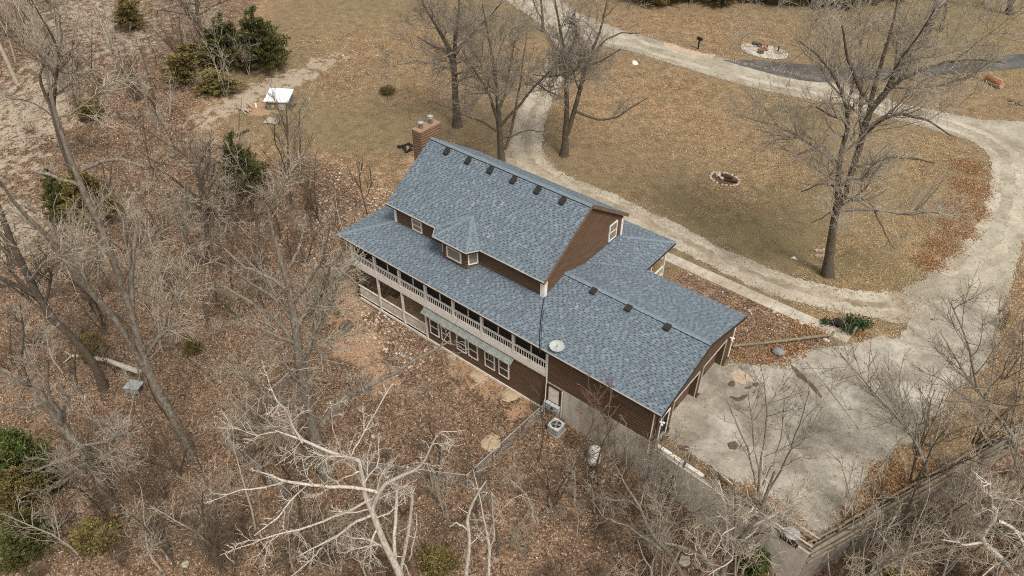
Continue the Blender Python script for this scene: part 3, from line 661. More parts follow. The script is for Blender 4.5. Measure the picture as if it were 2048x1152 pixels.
for yy, zz in ((0.78, 2.0), (9.75, 2.15)):
    lp = new_obj('wall_lamp', None, house, Vector((gx+0.05, yy, zz))-HB)
    m = MB(); m.tube([(gx, yy, zz), (gx+0.08, yy, zz)], 0.05, 8); m.build('bracket', WHITE, lp)
    for q in (-0.1, 0.1):
        m = MB(); m.tube([(gx+0.07, yy, zz), (gx+0.16, yy+q*0.8, zz-0.02), (gx+0.24, yy+q*1.2, zz-0.08)], [0.02, 0.06, 0.075], 8); m.build('lamp_head', WHITE, lp)
# concrete foundation under the garage, with the crawl-space hatch
m = MB(); m.box(-2.84, 5.02, 0.40, 0.75, -3.9, 0.398); m.box(4.6, 5.02, 0.76, 1.2, -3.9, -0.06); m.build('foundation_wall', CONCW, house, origin=(1, 0.5, -3))
hx = new_obj('crawl_hatch', None, house, Vector((-2.27, 0.4, -0.5))-HB)
m = MB(); m.box(-2.70, -1.84, 0.345, 0.398, -1.12, 0.24); m.build('hatch_leaf', WHITE2, hx, origin=(-2.27, 0.37, -1.1))
for x0, x1, z0, z1 in ((-2.80, -2.70, -1.25, 0.34), (-1.84, -1.74, -1.25, 0.34), (-2.70, -1.84, 0.24, 0.34), (-2.70, -1.84, -1.25, -1.12)):
    m = MB(); m.box(x0, x1, 0.31, 0.398, z0, z1); m.build('hatch_frame', DARKW, hx, origin=((x0+x1)/2, 0.35, z0))
m = MB(); m.tube([(-2.93, 0.36, 3.3), (-2.93, 0.40, 0.6), (-2.93, 0.36, -1.2), (-3.0, 0.1, -2.3)], 0.05, 8); m.build('downspout', WHITE, house)
m = MB(); m.tube([(-1.62, 0.33, 0.3), (-1.62, 0.33, -2.1)], 0.035, 8); m.build('conduit', WHITE2, house)
m = MB(); m.tube([(4.72, 0.40, 3.2), (4.72, 0.40, -1.0)], 0.05, 8); m.build('downspout', WHITE2, house)

# --- windows
def window(loc, w_, h_, rz, pane=GLASS, mid=True, grid=None, fr=0.085, fmat=WHITE, depth=0.06):
    m = MB()
    for x0, x1, z0, z1 in ((-w_/2, -w_/2+fr, 0, h_), (w_/2-fr, w_/2, 0, h_), (-w_/2+fr, w_/2-fr, 0, fr), (-w_/2+fr, w_/2-fr, h_-fr, h_)):
        m.box(x0, x1, -depth, 0.05, z0, z1)
    o = part('window', m.mesh('window_frame', fmat), house, loc, (0, 0, rz))
    m = MB(); m.box(-w_/2+fr, w_/2-fr, -0.022, 0.0, fr, h_-fr); new_obj('pane', m.mesh('pane', pane), o)
    if mid:
        m = MB(); m.box(-w_/2+fr, w_/2-fr, -depth+0.01, -0.023, h_*0.5-0.03, h_*0.5+0.03); new_obj('meeting_rail', m.mesh('meeting_rail', fmat), o)
    if grid:
        for k in range(1, grid):
            x = -w_/2+fr+(w_-2*fr)*k/grid; m = MB(); m.box(x-0.014, x+0.014, -0.036, -0.023, h_*0.5+0.03, h_-fr); new_obj('muntin', m.mesh('muntin', fmat), o)
    return o
window((-16.76, YW-0.09, 4.52), 0.98, 1.0, 0, CURT)
window((-12.42, 2.26, 4.52), 1.32, 0.98, 0, CURT, mid=False)
a, b = bw[2], bw[3]; ang = math.atan2(b[1]-a[1], b[0]-a[0]); mx, my = (a[0]+b[0])/2, (a[1]+b[1])/2
window((mx+0.09*math.sin(ang), my-0.09*math.cos(ang), 4.55), 0.72, 1.0, ang, CURT, mid=False)
a, b = bw[0], bw[1]; ang = math.atan2(b[1]-a[1], b[0]-a[0]); mx, my = (a[0]+b[0])/2, (a[1]+b[1])/2
window((mx+0.09*math.sin(ang), my-0.09*math.cos(ang), 4.55), 0.72, 1.0, ang, CURT, mid=False)
window((XW+0.09, 11.0, 4.65), 0.98, 1.4, math.pi/2, CURT)
for i, x in enumerate((-13.12, -11.98, -10.5, -9.4, -7.86, -6.6)):
    window((x, 0.53, -1.70), 0.90, 1.48, 0, GLASS, grid=(3 if i == 4 else None), fr=0.07)

# --- decks, posts, railings on the camera side
PX = [-21.35, -18.87, -16.28, -13.67, -11.04, -8.46, -5.74, -2.98]
m = MB(); m.box(-21.55, -2.9, 0.48, YW, 1.1, 1.27); m.box(-21.55, XL, YW+0.002, 14.4, 1.1, 1.27); m.build('deck_floor', PLANK, house, origin=(-12, 1.5, 1.2))
trim('deck_fascia', -21.6, -2.92, 0.40, 0.478, 0.76, 1.30); trim('deck_fascia', -21.64, -21.56, 0.48, 14.4, 0.8, 1.30)
# soft scalloped seams on the fascia: two long boards
trim('fascia_seam', -21.6, -2.92, 0.388, 0.399, 1.0, 1.03, WHITE2)
trim('rotted_ledger', -5.7, -2.95, 0.46, 0.61, 0.60, 0.757, plain('peeling_cream', (0.55, 0.45, 0.30), 0.9, 0.4, 5))
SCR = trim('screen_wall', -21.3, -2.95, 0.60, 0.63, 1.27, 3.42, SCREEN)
trim('eave_beam', -21.4, -2.92, 0.40, 0.58, 3.26, 3.40)
rail = new_obj('deck_railing', None, house, Vector((-12, 0.45, 1.3))-HB)
_m = MB(); _m.box(-0.02, 0.02, -0.02, 0.02, 0, 0.56); BAL = _m.mesh('baluster', WHITE)
for i, x in enumerate(PX): trim('deck_post', x-0.08, x+0.08, 0.38, 0.56, 1.302, 3.258)
for x0, x1 in zip(PX[:-1], PX[1:]):
    a, b = x0+0.08, x1-0.08
    m = MB(); m.box(a, b, 0.40, 0.52, 1.96, 2.04); m.build('top_rail', WHITE, rail, origin=((a+b)/2, 0.45, 2))
    m = MB(); m.box(a, b, 0.42, 0.50, 1.34, 1.40); m.build('bottom_rail', WHITE, rail, origin=((a+b)/2, 0.45, 1.4))
    n = 13
    for k in range(1, n): part('baluster', BAL, rail, (a+(b-a)*k/n, 0.46, 1.40))
    trim('screen_mullion', (a+b)/2-0.025, (a+b)/2+0.025, 0.54, 0.598, 2.04, 3.26)
# lower porch
LX = [-21.35, -18.87, -16.30, -13.92]
for x in LX: trim('porch_post', x-0.07, x+0.07, 0.44, 0.58, -2.418, 0.758, WHITE2 if x > -21 else DARKW)
lf = new_obj('lower_deck', None, house, Vector((-17.5, 1.8, -2.3))-HB)
for k in range(18):
    m = MB(); y = 0.60+k*0.143; m.box(-18.9 if k > 9 else -19.6, -13.86, y, y+0.135, -2.36, -2.31+0.004*(k % 3)); m.build('plank', PLANK, lf, origin=(-17, y, -2.3))
lr = new_obj('lower_railing', None, house, Vector((-17.5, 0.5, -1.6))-HB)
_m = MB(); _m.box(-0.016, 0.016, -0.016, 0.016, 0, 0.92); BAL2 = _m.mesh('lower_baluster', WHITE2)
for x0, x1 in zip(LX[:-1], LX[1:]):
    a, b = x0+0.07, x1-0.07
    m = MB(); m.box(a, b, 0.47, 0.57, -1.22, -1.14); m.build('top_rail', WHITE2, lr, origin=((a+b)/2, 0.5, -1.2))
    m = MB(); m.box(a, b, 0.48, 0.56, -2.20, -2.14); m.build('bottom_rail', WHITE2, lr, origin=((a+b)/2, 0.5, -2.2))
    for k in range(1, 24): part('baluster', BAL2, lr, (a+(b-a)*k/24, 0.52, -2.14))
# awning: ribbed sheets
aw = new_obj('awning', None, house, Vector((-9.8, 0.3, 0.5))-HB)
_m = MB(); wd = 0.643
for k in range(5):
    x0, x1 = k*wd/5, (k+1)*wd/5; xm = (x0+x1)/2
    for (u0, u1, d0, d1) in ((x0, xm, 0.0, 0.028), (xm, x1, 0.028, 0.0)):
        _m.quad((u0, 0, 0.0+d0), (u1, 0, d1), (u1, 0.55, 0.40+d1), (u0, 0.55, 0.40+d0))
        _m.quad((u0, 0.55, 0.385+d0), (u1, 0.55, 0.385+d1), (u1, 0, -0.015+d1), (u0, 0, -0.015+d0))
        _m.quad((u0, 0, -0.015+d0), (u1, 0, -0.015+d1), (u1, 0, d1), (u0, 0, d0))
AWM = _m.mesh('awning_sheet', AWN)
for k in range(13): part('awning_sheet', AWM, aw, (-14.0+k*(wd-0.004), 0.06, 0.30+0.006*(k % 2)))
# --- chimney
chim = new_obj('chimney', None, house, Vector((-19.85, 7.7, 0))-HB)
cx0, cx1, cy0, cy1 = -20.28, -19.47, 6.68, 8.74
m = MB(); m.box(cx0+0.03, cx1-0.03, cy0+0.03, cy1-0.03, -1.5, 10.0); m.build('chimney_core', SIDING_L, chim, origin=(-19.85, 7.7, 0))
for k in range(44):
    z = 1.2+k*0.2
    part('siding_board', BOARD_T, chim, (cx0+0.1, cy0+0.028, z), (0, 0, 0), (cx1-cx0-0.2, 1, 0.195))
    part('siding_board', BOARD_T, chim, (cx1-0.028, cy0+0.1, z), (0, 0, math.pi/2), (cy1-cy0-0.2, 1, 0.195))
for x in (cx0+0.05, cx1-0.05):
    for y in (cy0+0.05, cy1-0.05):
        m = MB(); m.box(x-0.075, x+0.075, y-0.075, y+0.075, -1, 10.0); m.build('corner_board', SIDING_L, chim, origin=(x, y, 0))
m = MB(); m.box(cx0-0.05, cx1+0.05, cy0-0.05, cy1+0.05, 10.0, 10.07); m.build('chimney_top', plain('chimney_cap_tan', (0.34, 0.225, 0.145), 0.6, 0.12, 2), chim, origin=(-19.85, 7.7, 10))
FLUE = plain('flue_brown', (0.22, 0.15, 0.10), 0.5, 0.2, 3); 
for i, y in enumerate((7.18, 8.18)):
    m = MB(); m.tube([(-19.87, y, 10.05), (-19.87, y, 10.48)], 0.15, 14); m.build('flue_pipe', FLUE, chim, smooth=False)
    m = MB(); m.tube([(-19.87, y, 10.46), (-19.87, y, 10.53), (-19.87, y, 10.58)], [0.215, 0.225, 0.08], 16)
    if i: m.tube([(-19.87, y, 10.60), (-19.87, y, 10.64), (-19.87, y, 10.74)], [0.20, 0.235, 0.06], 16)
    m.build('flue_cap', GREYM, chim)
# --- front porch at the far side
m = MB(); m.box(-21.5, -2.6, YF+0.02, 14.5, 0.35, 0.55); m.box(XW+0.02, -2.6, 10.42, YF+0.018, 0.35, 0.55); m.build('porch_floor', PLANK, house, origin=(-12, 13.5, 0.4))
for x, y in ((-2.66, 14.44), (-2.66, 12.4), (-2.66, 10.9), (-8, 14.44), (-14, 14.44), (-21.3, 14.44)): trim('porch_post', x-0.07, x+0.07, y-0.07, y+0.07, 0.55, 3.40)
fr_ = new_obj('front_railing', None, house, Vector((-2.66, 12.6, 0.6))-HB)
for y0, y1 in ((10.97, 12.33), (12.47, 14.37)):
    m = MB(); m.box(-2.71, -2.61, y0, y1, 1.42, 1.49); m.build('top_rail', WHITE, fr_, origin=(-2.66, y0, 1.4)); m = MB(); m.box(-2.70, -2.62, y0, y1, 0.72, 0.78); m.build('bottom_rail', WHITE, fr_, origin=(-2.66, y0, 0.7))
    n = int((y1-y0)/0.16)
    for k in range(1, n): part('baluster', BAL, fr_, (-2.66, y0+(y1-y0)*k/n, 0.78), (0, 0, 0), (1, 1, 1.14))
# ------------------------------------------------------------------ things around the house
def at(px, py, dz=0.0):
    p = gp(px, py); return Vector((p.x, p.y, p.z+dz))
def rock_mesh(name, mat, seed, flat=0.7, n=2):
    bm = bmesh.new(); bmesh.ops.create_icosphere(bm, subdivisions=n, radius=1.0); rg = random.Random(seed)
    ph = [rg.uniform(0, 6) for _ in range(6)]
    for v in bm.verts:
        k = 1+0.18*math.sin(v.co.x*2.3+ph[0])+0.15*math.sin(v.co.y*3.1+ph[1])+0.12*math.sin(v.co.z*4+ph[2])+rg.uniform(-0.08, 0.08)
        v.co *= k; v.co.z *= flat
    me = bpy.data.meshes.new(name); bm.to_mesh(me); bm.free(); me.materials.append(mat); return me
ROCKS = [rock_mesh('rock', ROCK, s, 0.65, 1) for s in range(4)]
RROCKS = [rock_mesh('red_rock', REDROCK, s+9, 0.6, 1) for s in range(3)]
rr = random.Random(77)
# retaining walls with timber rails
def wall_run(name, label, a, b, zt, zb, th, mat, n_post, rails, rmat=TIMBER, posts=True):
    a = np.array(a, float); b = np.array(b, float); d = (b-a)/np.linalg.norm(b-a); n = np.array([-d[1], d[0]]); L = np.linalg.norm(b-a)
    t_ = thing(name, label, 'wall', ((a[0]+b[0])/2, (a[1]+b[1])/2, zb))
    m = MB(); m.prism([(*a, zb), (*b, zb), (*(b+n*th), zb), (*(a+n*th), zb)], (0, 0, zt-zb)); m.build('wall_body', mat, t_)
    return t_, a, d, n, L
wA, a_, d_, n_, L_ = wall_run('retaining_wall', 'pale concrete retaining wall running on from the garage foundation beside the apron', (5.03, 0.36), (14.9, -0.45), 0.03, -4.2, 0.34, CONCW, 0, 0)
rg = random.Random(4)
def rails(t_, a, d, n, L, off, z, count, r, mat, s0=0.0, s1=None, jit=0.03, name='rail'):
    s1 = L if s1 is None else s1; step = (s1-s0)/count
    for k in range(count):
        p = a+d*(s0+k*step+0.02)+n*(off+rg.uniform(-jit, jit)); q = a+d*(s0+(k+1)*step-0.02)+n*(off+rg.uniform(-jit, jit))
        m = MB(); m.tube([(*p, z+rg.uniform(-.02, .02)), (*((p+q)/2), z+rg.uniform(-.02, .02)), (*q, z+rg.uniform(-.02, .02))], [r*rg.uniform(.9, 1.1) for _ in range(3)], 7)
        m.build(name, mat, t_, origin=(*((p+q)/2), z))
def posts(t_, a, d, n, L, offs, z0, h, k, r, mat):
    for i in range(k):
        for off in offs:
            p = a+d*(L*(i+0.06)/k)+n*off; m = MB(); m.tube([(*p, z0), (p[0]+rg.uniform(-.03, .03), p[1]+rg.uniform(-.03, .03), z0+h*rg.uniform(.85, 1.1))], r, 7); m.build('post', mat, t_, origin=(*p, z0))
m = MB(); p = a_+d_*0.1+n_*0.22; q = a_+d_*3.3+n_*0.22; m.bar((*p, 0.16), (*q, 0.16), 0.24, 0.22); m.build('white_beam', WHITE, wA, origin=(*p, 0.1))
rails(wA, a_, d_, n_, L_, 0.10, 0.30, 3, 0.055, TIMBER, 3.3); rails(wA, a_, d_, n_, L_, 0.75, 0.34, 3, 0.06, TIMBER, 3.3, jit=0.05); rails(wA, a_, d_, n_, L_, 0.80, 0.62, 2, 0.05, PALET, 6.2, jit=0.06); rails(wA, a_, d_, n_, L_, 0.12, 0.55, 2, 0.05, PALET, 6.0, jit=0.05)
posts(wA, a_, d_, n_, L_, (0.12, 0.78), -0.05, 0.75, 5, 0.075, TIMBER)
wB, b_, db_, nb_, LB_ = wall_run('retaining_wall', 'grey timber retaining wall with log rails closing the apron towards the woods', (14.93, -0.40), (22.4, 16.85), 0.02, -3.6, 0.34, plain('grey_timber_wall', (0.27, 0.235, 0.19), 0.9, 0.35, 1.5, stretch=(1, 1, 6)), 0, 0)
rails(wB, b_, db_, nb_, LB_, 0.05, 0.24, 7, 0.07, TIMBER); rails(wB, b_, db_, nb_, LB_, 0.36, 0.42, 7, 0.055, TIMBER, jit=0.05); rails(wB, b_, db_, nb_, LB_, -0.08, -0.15, 6, 0.07, TIMBER); rails(wB, b_, db_, nb_, LB_, -0.06, -0.8, 6, 0.07, TIMBER)
posts(wB, b_, db_, nb_, LB_, (0.22,), -0.1, 0.7, 9, 0.08, TIMBER)
# grey lid and black tub lying behind the rails
p = un(1585, 1066, 0.35); m = MB(); m.tube([(p[0], p[1], 0.3), (p[0], p[1], 0.34), (p[0], p[1], 0.37)], [0.40, 0.42, 0.30], 22); m.tube([(p[0], p[1], 0.05), (p[0], p[1], 0.30)], 0.22, 14); tag(m.build('round_lid', GREYM, origin=(p[0], p[1], 0.05)), 'round grey lid lying on the leaf strip behind the concrete wall rails', 'lid')
p = un(1578, 1078, 0.1); m = MB(); m.prism([(p[0]-.5, p[1]-.16, -0.0), (p[0]+.5, p[1]-.25, 0.0), (p[0]+.52, p[1]+.1, 0.0), (p[0]-.48, p[1]+.18, 0.0)], (0, 0, .22)); m.prism([(p[0]-.55, p[1]-.2, .22), (p[0]+.55, p[1]-.29, .22), (p[0]+.57, p[1]+.14, .22), (p[0]-.53, p[1]+.22, .22)], (0, 0, .04)); tag(m.build('black_tub', BLACK, origin=(p[0], p[1], 0)), 'black rectangular tub beside the round grey lid', 'tub')

# heat pump
t_ = thing('air_conditioner', 'square outdoor air conditioner with round fan grille beside the foundation wall', 'air conditioner', (-1.27, -0.66, float(H(-1.27, -0.66))))
zg = t_.location.z; zt = -1.6; cx, cy, hw = -1.27, -0.66, 0.40
m = MB(); m.box(cx-hw-.1, cx+hw+.1, cy-hw-.1, cy+hw+.1, zg-0.15, zg+0.06); m.build('pad', CONC, t_)
m = MB(); m.box(cx-hw, cx+hw, cy-hw, cy+hw, zg+0.06, zt-0.10); m.build('cabinet', plain('ac_dark_louvre', (0.06, 0.058, 0.052), 0.6, 0.3, 4), t_)
lv = MB()
for k in range(9):
    z = zg+0.12+k*(zt-zg-0.25)/9
    lv = MB(); lv.box(cx-hw-.012, cx+hw+.012, cy-hw-.012, cy+hw+.012, z, z+0.018); lv.build('louvre', GREYM, t_)
m = MB(); ring = [(math.cos(i*math.pi/12), math.sin(i*math.pi/12)) for i in range(24)]
def sqp(i):
    c, s = ring[i]; k = 1/max(abs(c), abs(s)); k = min(k, 1.32); return (cx+c*k*(hw+.03), cy+s*k*(hw+.03))
for i in range(24):
    j = (i+1) % 24; a, b = sqp(i), sqp(j); c, d = ring[i], ring[j]; r = 0.33
    m.quad((cx+c[0]*r, cy+c[1]*r, zt), (*a, zt), (*b, zt), (cx+d[0]*r, cy+d[1]*r, zt)); m.quad((*a, zt-.11), (*b, zt-.11), (*b, zt), (*a, zt)); m.quad((cx+d[0]*r, cy+d[1]*r, zt-.09), (cx+c[0]*r, cy+c[1]*r, zt-.09), (cx+c[0]*r, cy+c[1]*r, zt), (cx+d[0]*r, cy+d[1]*r, zt))
m.build('top_cover', PALEM, t_)
m = MB(); m.tube([(cx, cy, zt-.095), (cx, cy, zt-.085)], 0.335, 24); m.build('fan_well', BLACK, t_)
m = MB(); m.tube([(cx, cy, zt-.06), (cx, cy, zt-.01)], 0.08, 12); m.build('fan_hub', GALV, t_)
for k in range(4):
    a = k*math.pi/2+.4; m = MB(); m.prism([(cx+math.cos(a)*.07, cy+math.sin(a)*.07, zt-.05), (cx+math.cos(a-.25)*.30, cy+math.sin(a-.25)*.30, zt-.06), (cx+math.cos(a+.35)*.30, cy+math.sin(a+.35)*.30, zt-.03)], (0, 0, .006)); m.build('fan_blade', GREYM, t_)
for k in range(12):
    a = k*math.pi/6; m = MB(); m.bar((cx+math.cos(a)*.08, cy+math.sin(a)*.08, zt-.004), (cx+math.cos(a)*.34, cy+math.sin(a)*.34, zt-.004), 0.008); m.build('grille_bar', GALV, t_)
# electric meter cabinets
t_ = thing('meter_box', 'pale grey electric meter cabinets with conduits under the white hatch', 'meter box', (-2.2, 0.2, -2.2))
MET = plain('meter_grey', (0.50, 0.54, 0.53), 0.5, 0.15, 4)
for x0, x1, z0, z1 in ((-2.72, -2.36, -1.72, -1.18), (-2.34, -2.02, -1.68, -1.18), (-2.0, -1.70, -1.56, -1.16)):
    m = MB(); m.box(x0, x1, 0.10, 0.36, z0, z1); m.box(x0-.02, x1+.02, 0.06, 0.36, z1, z1+.03); m.build('cabinet', MET, t_)
m = MB(); m.tube([(-2.18, 0.1, -1.4), (-2.18, 0.0, -1.4)], 0.10, 14); m.build('meter_dial', GLASS, t_)
for x in (-2.55, -2.2, -1.95, -1.8): m = MB(); m.tube([(x, .28, -1.6), (x, .28, -2.45)], 0.028, 7); m.build('conduit', WHITE2, t_)
# white propane tank, on its feet
p = Vector((1.80, -0.80, float(H(1.8, -0.8)))); t_ = thing('propane_tank', 'white rounded propane tank standing by the foundation wall', 'tank', p)
axd = Vector((0.49, -0.87, 0)).normalized(); c = p+Vector((0, 0, 0.62)); prof = [(-.72, .02), (-.70, .16), (-.62, .30), (-.50, .39), (-.36, .43), (.36, .43), (.50, .39), (.62, .30), (.70, .16), (.72, .02)]
m = MB(); m.tube([c+axd*a for a, r in prof], [r for a, r in prof], 20); m.build('vessel', plain('tank_white', (0.74, 0.70, 0.64), 0.5, 0.15, 3), t_, smooth=True)
m = MB(); m.tube([c+Vector((0, 0, .40)), c+Vector((0, 0, .56))], 0.12, 14); m.build('valve_dome', WHITE2, t_)
for s in (-.4, .4):
    for q in (-.22, .22):
        o = axd.cross(Vector((0, 0, 1)))*q+axd*s; m = MB(); m.bar(c+o+Vector((0, 0, -.3)), Vector((c.x+o.x, c.y+o.y, p.z-.08)), .07); m.build('leg', GREYM, t_)
# satellite dish on the eave
dc = Vector((-2.25, 0.36, 3.98)); nd = Vector((0.30, -0.42, 0.86)).normalized(); t_ = thing('satellite_dish', 'pale oval satellite dish mounted on the eave above the deck end', 'satellite dish', (-2.25, 0.36, 3.6))
ux_ = nd.cross(Vector((0.84, 0.54, 0))).normalized(); uy_ = ux_.cross(nd); m = MB(); rs = [0.001, .18, .34, .47]; zs = [0, .012, .04, .08]
for k in range(3):
    for i in range(24):
        a0, a1 = i*math.pi/12, (i+1)*math.pi/12
        q = lambda r, z, a: dc+uy_*(r*math.cos(a))+ux_*(r*.78*math.sin(a))+nd*z
        m.quad(q(rs[k], zs[k], a0), q(rs[k+1], zs[k+1], a0), q(rs[k+1], zs[k+1], a1), q(rs[k], zs[k], a1)); m.quad(q(rs[k], zs[k]-.02, a1), q(rs[k+1], zs[k+1]-.02, a1), q(rs[k+1], zs[k+1]-.02, a0), q(rs[k], zs[k]-.02, a0))
m.build('reflector', plain('dish_grey', (0.42, 0.445, 0.415), 0.5, 0.1, 4), t_, smooth=True)
m = MB(); m.tube([dc-nd*.02, dc-nd*.18, Vector((-2.25, .42, 3.62))], .03, 8); m.build('mast', GREYM, t_)
m = MB(); m.tube([dc-ux_*.42, dc-ux_*.46+nd*.30, dc-ux_*.10+nd*.46], .018, 7); m.build('feed_arm', GREYM, t_)
m = MB(); m.tube([dc-ux_*.12+nd*.45, dc-ux_*.04+nd*.40], .05, 10); m.build('feed_horn', GREYM, t_)
# black cable drooping across the roof
m = MB(); cpts = [on_roof(1091, 588), on_roof(1087, 603), on_roof(1084, 622), on_roof(1081, 645), on_roof(1079.5, 670), on_roof(1079, 695), on_roof(1079, 707)]
m.tube([q+Vector((0, 0, .045)) for q in cpts], .026, 6); m.tube([q+Vector((.09, .03, .045)) for q in cpts[2:]], .016, 6); tag(m.build('roof_cable', BLACK, origin=cpts[-1]), 'black cables running down the roof from the gable corner to the eave', 'cable')

# chain-link fence: each run a thing
def fence_run(pts, label):
    P = [at(*q) for q in pts]; t_ = thing('chain_link_fence', label, 'fence', P[0]); h = 1.25
    fine = []
    for a, b in zip(P[:-1], P[1:]):
        n = max(2, int((b-a).length/2.6)+1)
        for i in range(n): fine.append(a.lerp(b, i/n))
    fine.append(P[-1]); fine = [Vector((q.x, q.y, float(H(q.x, q.y)))) for q in fine]
    for q in fine: m = MB(); m.tube([q-Vector((0, 0, .2)), q+Vector((0, 0, h+.06))], .035, 7); m.build('post', GALV, t_, origin=q)
    for a, b in zip(fine[:-1], fine[1:]): m = MB(); m.tube([a+Vector((0, 0, h)), b+Vector((0, 0, h))], .026, 7); m.build('top_rail', GALV, t_, origin=a)
    m = MB()
    for a, b in zip(fine[:-1], fine[1:]):
        L = (b-a).length; k = int(L/.16)
        for i in range(k):
            for s in (0, 1):
                u0, u1 = i/k, (i+ (h/.16)*.0 + 1)/k
                f0, f1 = max(0, i/k), min(1, i/k+h/L*.9)
                if s: f0, f1 = f1, f0
                z1 = h*abs(f1-f0)/(h/L*.9); 
                p0 = a.lerp(b, f0)+Vector((0, 0, .03)); p1 = a.lerp(b, f1)+Vector((0, 0, max(.1, z1)-.02)); m.bar(p0, p1, .008)
    stuff(m.build('chain_link', GREYM, t_))
fence_run([(592, 762), (455, 893), (590, 1012)], 'chain-link fence corner enclosing leaf litter beneath the big grey trunk')
fence_run([(1088, 832), (935, 975), (722, 945)], 'chain-link fence running from the meter cabinets out into the woods')

# stump and stones by the lower porch
p = at(693, 655); m = MB(); m.tube([p-Vector((0, 0, .1)), p+Vector((0, 0, .12)), p+Vector((0, 0, .38))], [.62, .52, .48], 16); t_ = thing('tree_stump', 'low dark round stump on bare clay below the lower porch', 'stump', p)
m.build('stump_body', BARK_D, t_); m = MB(); m.tube([p+Vector((0, 0, .381)), p+Vector((0, 0, .395))], .40, 16); m.build('stump_top', plain('stump_rot', (0.13, 0.085, 0.055), .9, .4, 6), t_)
FLAT = rock_mesh('flat_stone', plain('flat_stone_tan', (0.50, 0.38, 0.25), .9, .25, 4), 3, .25, 2)
for i, (px, py, s, l) in enumerate([(960, 752, .75, 'wide flat tan stone slab on the ground beside the basement windows'), (1022, 788, .8, 'wide flat tan stone slab on the ground near the basement corner'), (902, 712, .5, 'small flat tan stone near the awning end of the basement')]):
    p = at(px, py); tag(new_obj('flat_stone', FLAT, None, p+Vector((0, 0, .02)), (0, 0, i*1.3), (s, s*.62, s*.5)), l, 'stone')
p = at(965, 765); q = at(940, 778); m = MB(); m.bar(p+Vector((0, 0, .12)), q+Vector((0, 0, .06)), .1, .05); tag(m.build('loose_board', PALET, origin=q), 'narrow pale board lying in front of the basement wall', 'board')
p = at(985, 885); tag(new_obj('flat_stone', FLAT, None, p+Vector((0, 0, .02)), (0, 0, .4), (.75, .6, .5)), 'broad grey stone lying beside the chain-link fence top rail', 'stone')
# sheet-metal crate under the white fallen bough
p = at(273, 782); t_ = thing('wire_crate', 'small grey sheet-metal crate on the ground under a pale fallen bough', 'crate', p); rz = .5
def rot(o, a): return Vector((o[0]*math.cos(a)-o[1]*math.sin(a), o[0]*math.sin(a)+o[1]*math.cos(a), o[2]))
for (sx, sy) in ((-.5, -.38), (.5, -.38), (.5, .38), (-.5, .38)): m = MB(); m.bar(p+rot((sx, sy, -.05), rz), p+rot((sx, sy, .62), rz), .05); m.build('leg', GREYM, t_)
m = MB(); m.prism([p+rot((sx, sy, .62), rz) for sx, sy in ((-.56, -.44), (.56, -.44), (.56, .44), (-.56, .44))], (0, 0, .04)); m.build('lid', plain('sheet_metal_blue', (.36, .40, .41), .5, .25, 3), t_)
for s in (-.38, .38): m = MB(); m.bar(p+rot((-.5, s, .3), rz), p+rot((.5, s, .3), rz), .03, .3); m.build('side_panel', GREYM, t_)
m = MB(); m.bar(p+rot((-.5, -.1, .675), rz), p+rot((.5, -.1, .675), rz), .03, .02); m.bar(p+rot((0.1, -.4, .675), rz), p+rot((0.1, .4, .675), rz), .03, .02); m.build('lid_rib', GREYM, t_)
# white fallen bough
m = MB(); q = [at(148, 720), at(185, 728), at(222, 738), at(258, 756), at(292, 772)]; m.tube([v+Vector((0, 0, .45+.25*i)) for i, v in enumerate(q)], [.10, .15, .17, .18, .19], 9); t_ = thing('fallen_bough', 'long pale barkless bough leaning from the leaf litter against the snag', 'bough', q[0]); m.build('bough', BARK_W, t_)
m = MB(); m.tube([q[0]+Vector((0, 0, .45)), at(128, 728)+Vector((0, 0, .1))], [.08, .03], 6); m.tube([q[0]+Vector((0, 0, .45)), at(135, 712)+Vector((0, 0, .5))], [.07, .03], 6); m.build('broken_twig', BARK_W, t_)
# logs in the litter
LOGS = [((320, 1040), (285, 1055), .16, BARK_D, 'short black rotting log in the leaf litter of the lower woods'), ((395, 1068), (425, 1020), .10, PALET, 'pale split pole lying in the lower woods litter'), ((380, 1092), (398, 1062), .09, PALET, 'short pale broken pole lying in the lower woods litter')]
for a, b, r, mt, l in LOGS:
    m = MB(); A, B = at(*a), at(*b); m.tube([A+Vector((0, 0, r*.8)), A.lerp(B, .5)+Vector((0, 0, r)), B+Vector((0, 0, r*.8))], [r, r*1.1, r*.7], 8); tag(m.build('fallen_log', mt, origin=A), l, 'log')
# utility pole at the left edge
p = at(34, 166); m = MB(); m.tube([p-Vector((0, 0, .3)), p+Vector((0, 0, 9.5))], [.24, .18], 10); t_ = thing('utility_pole', 'weathered grey utility pole standing in the clearing past the woods', 'pole', p); m.build('pole_shaft', PALET, t_); m = MB(); m.bar(p+Vector((-1, 0, 9)), p+Vector((1, 0, 9)), .1, .12); m.build('cross_arm', TIMBER, t_)

# well house with the white slab roof
p = at(562, 212); t_ = thing('well_house', 'small grey block well house with a tilted white slab roof', 'shed', p); rz = .62
def lp(x, y, z): return p+rot((x, y, z), rz)
BLK = plain('grey_block', (.20, .19, .165), .9, .3, 4)
for (x0, x1, y0, y1) in ((-1.15, 1.15, -1.0, -.8), (-1.15, 1.15, .8, 1.0), (-1.15, -.95, -.79, .79), (.95, 1.15, -.79, .79)):
    m = MB(); m.prism([lp(x0, y0, -.1), lp(x1, y0, -.1), lp(x1, y1, -.1), lp(x0, y1, -.1)], (0, 0, 1.0)); m.build('block_wall', BLK, t_)
m = MB(); m.prism([lp(-1.3, -1.2, 1.0), lp(1.3, -1.2, .95), lp(1.3, 1.25, 1.3), lp(-1.3, 1.25, 1.35)], (0, 0, .12)); m.build('roof_slab', plain('white_slab', (.84, .84, .84), .5, .03, 3), t_)
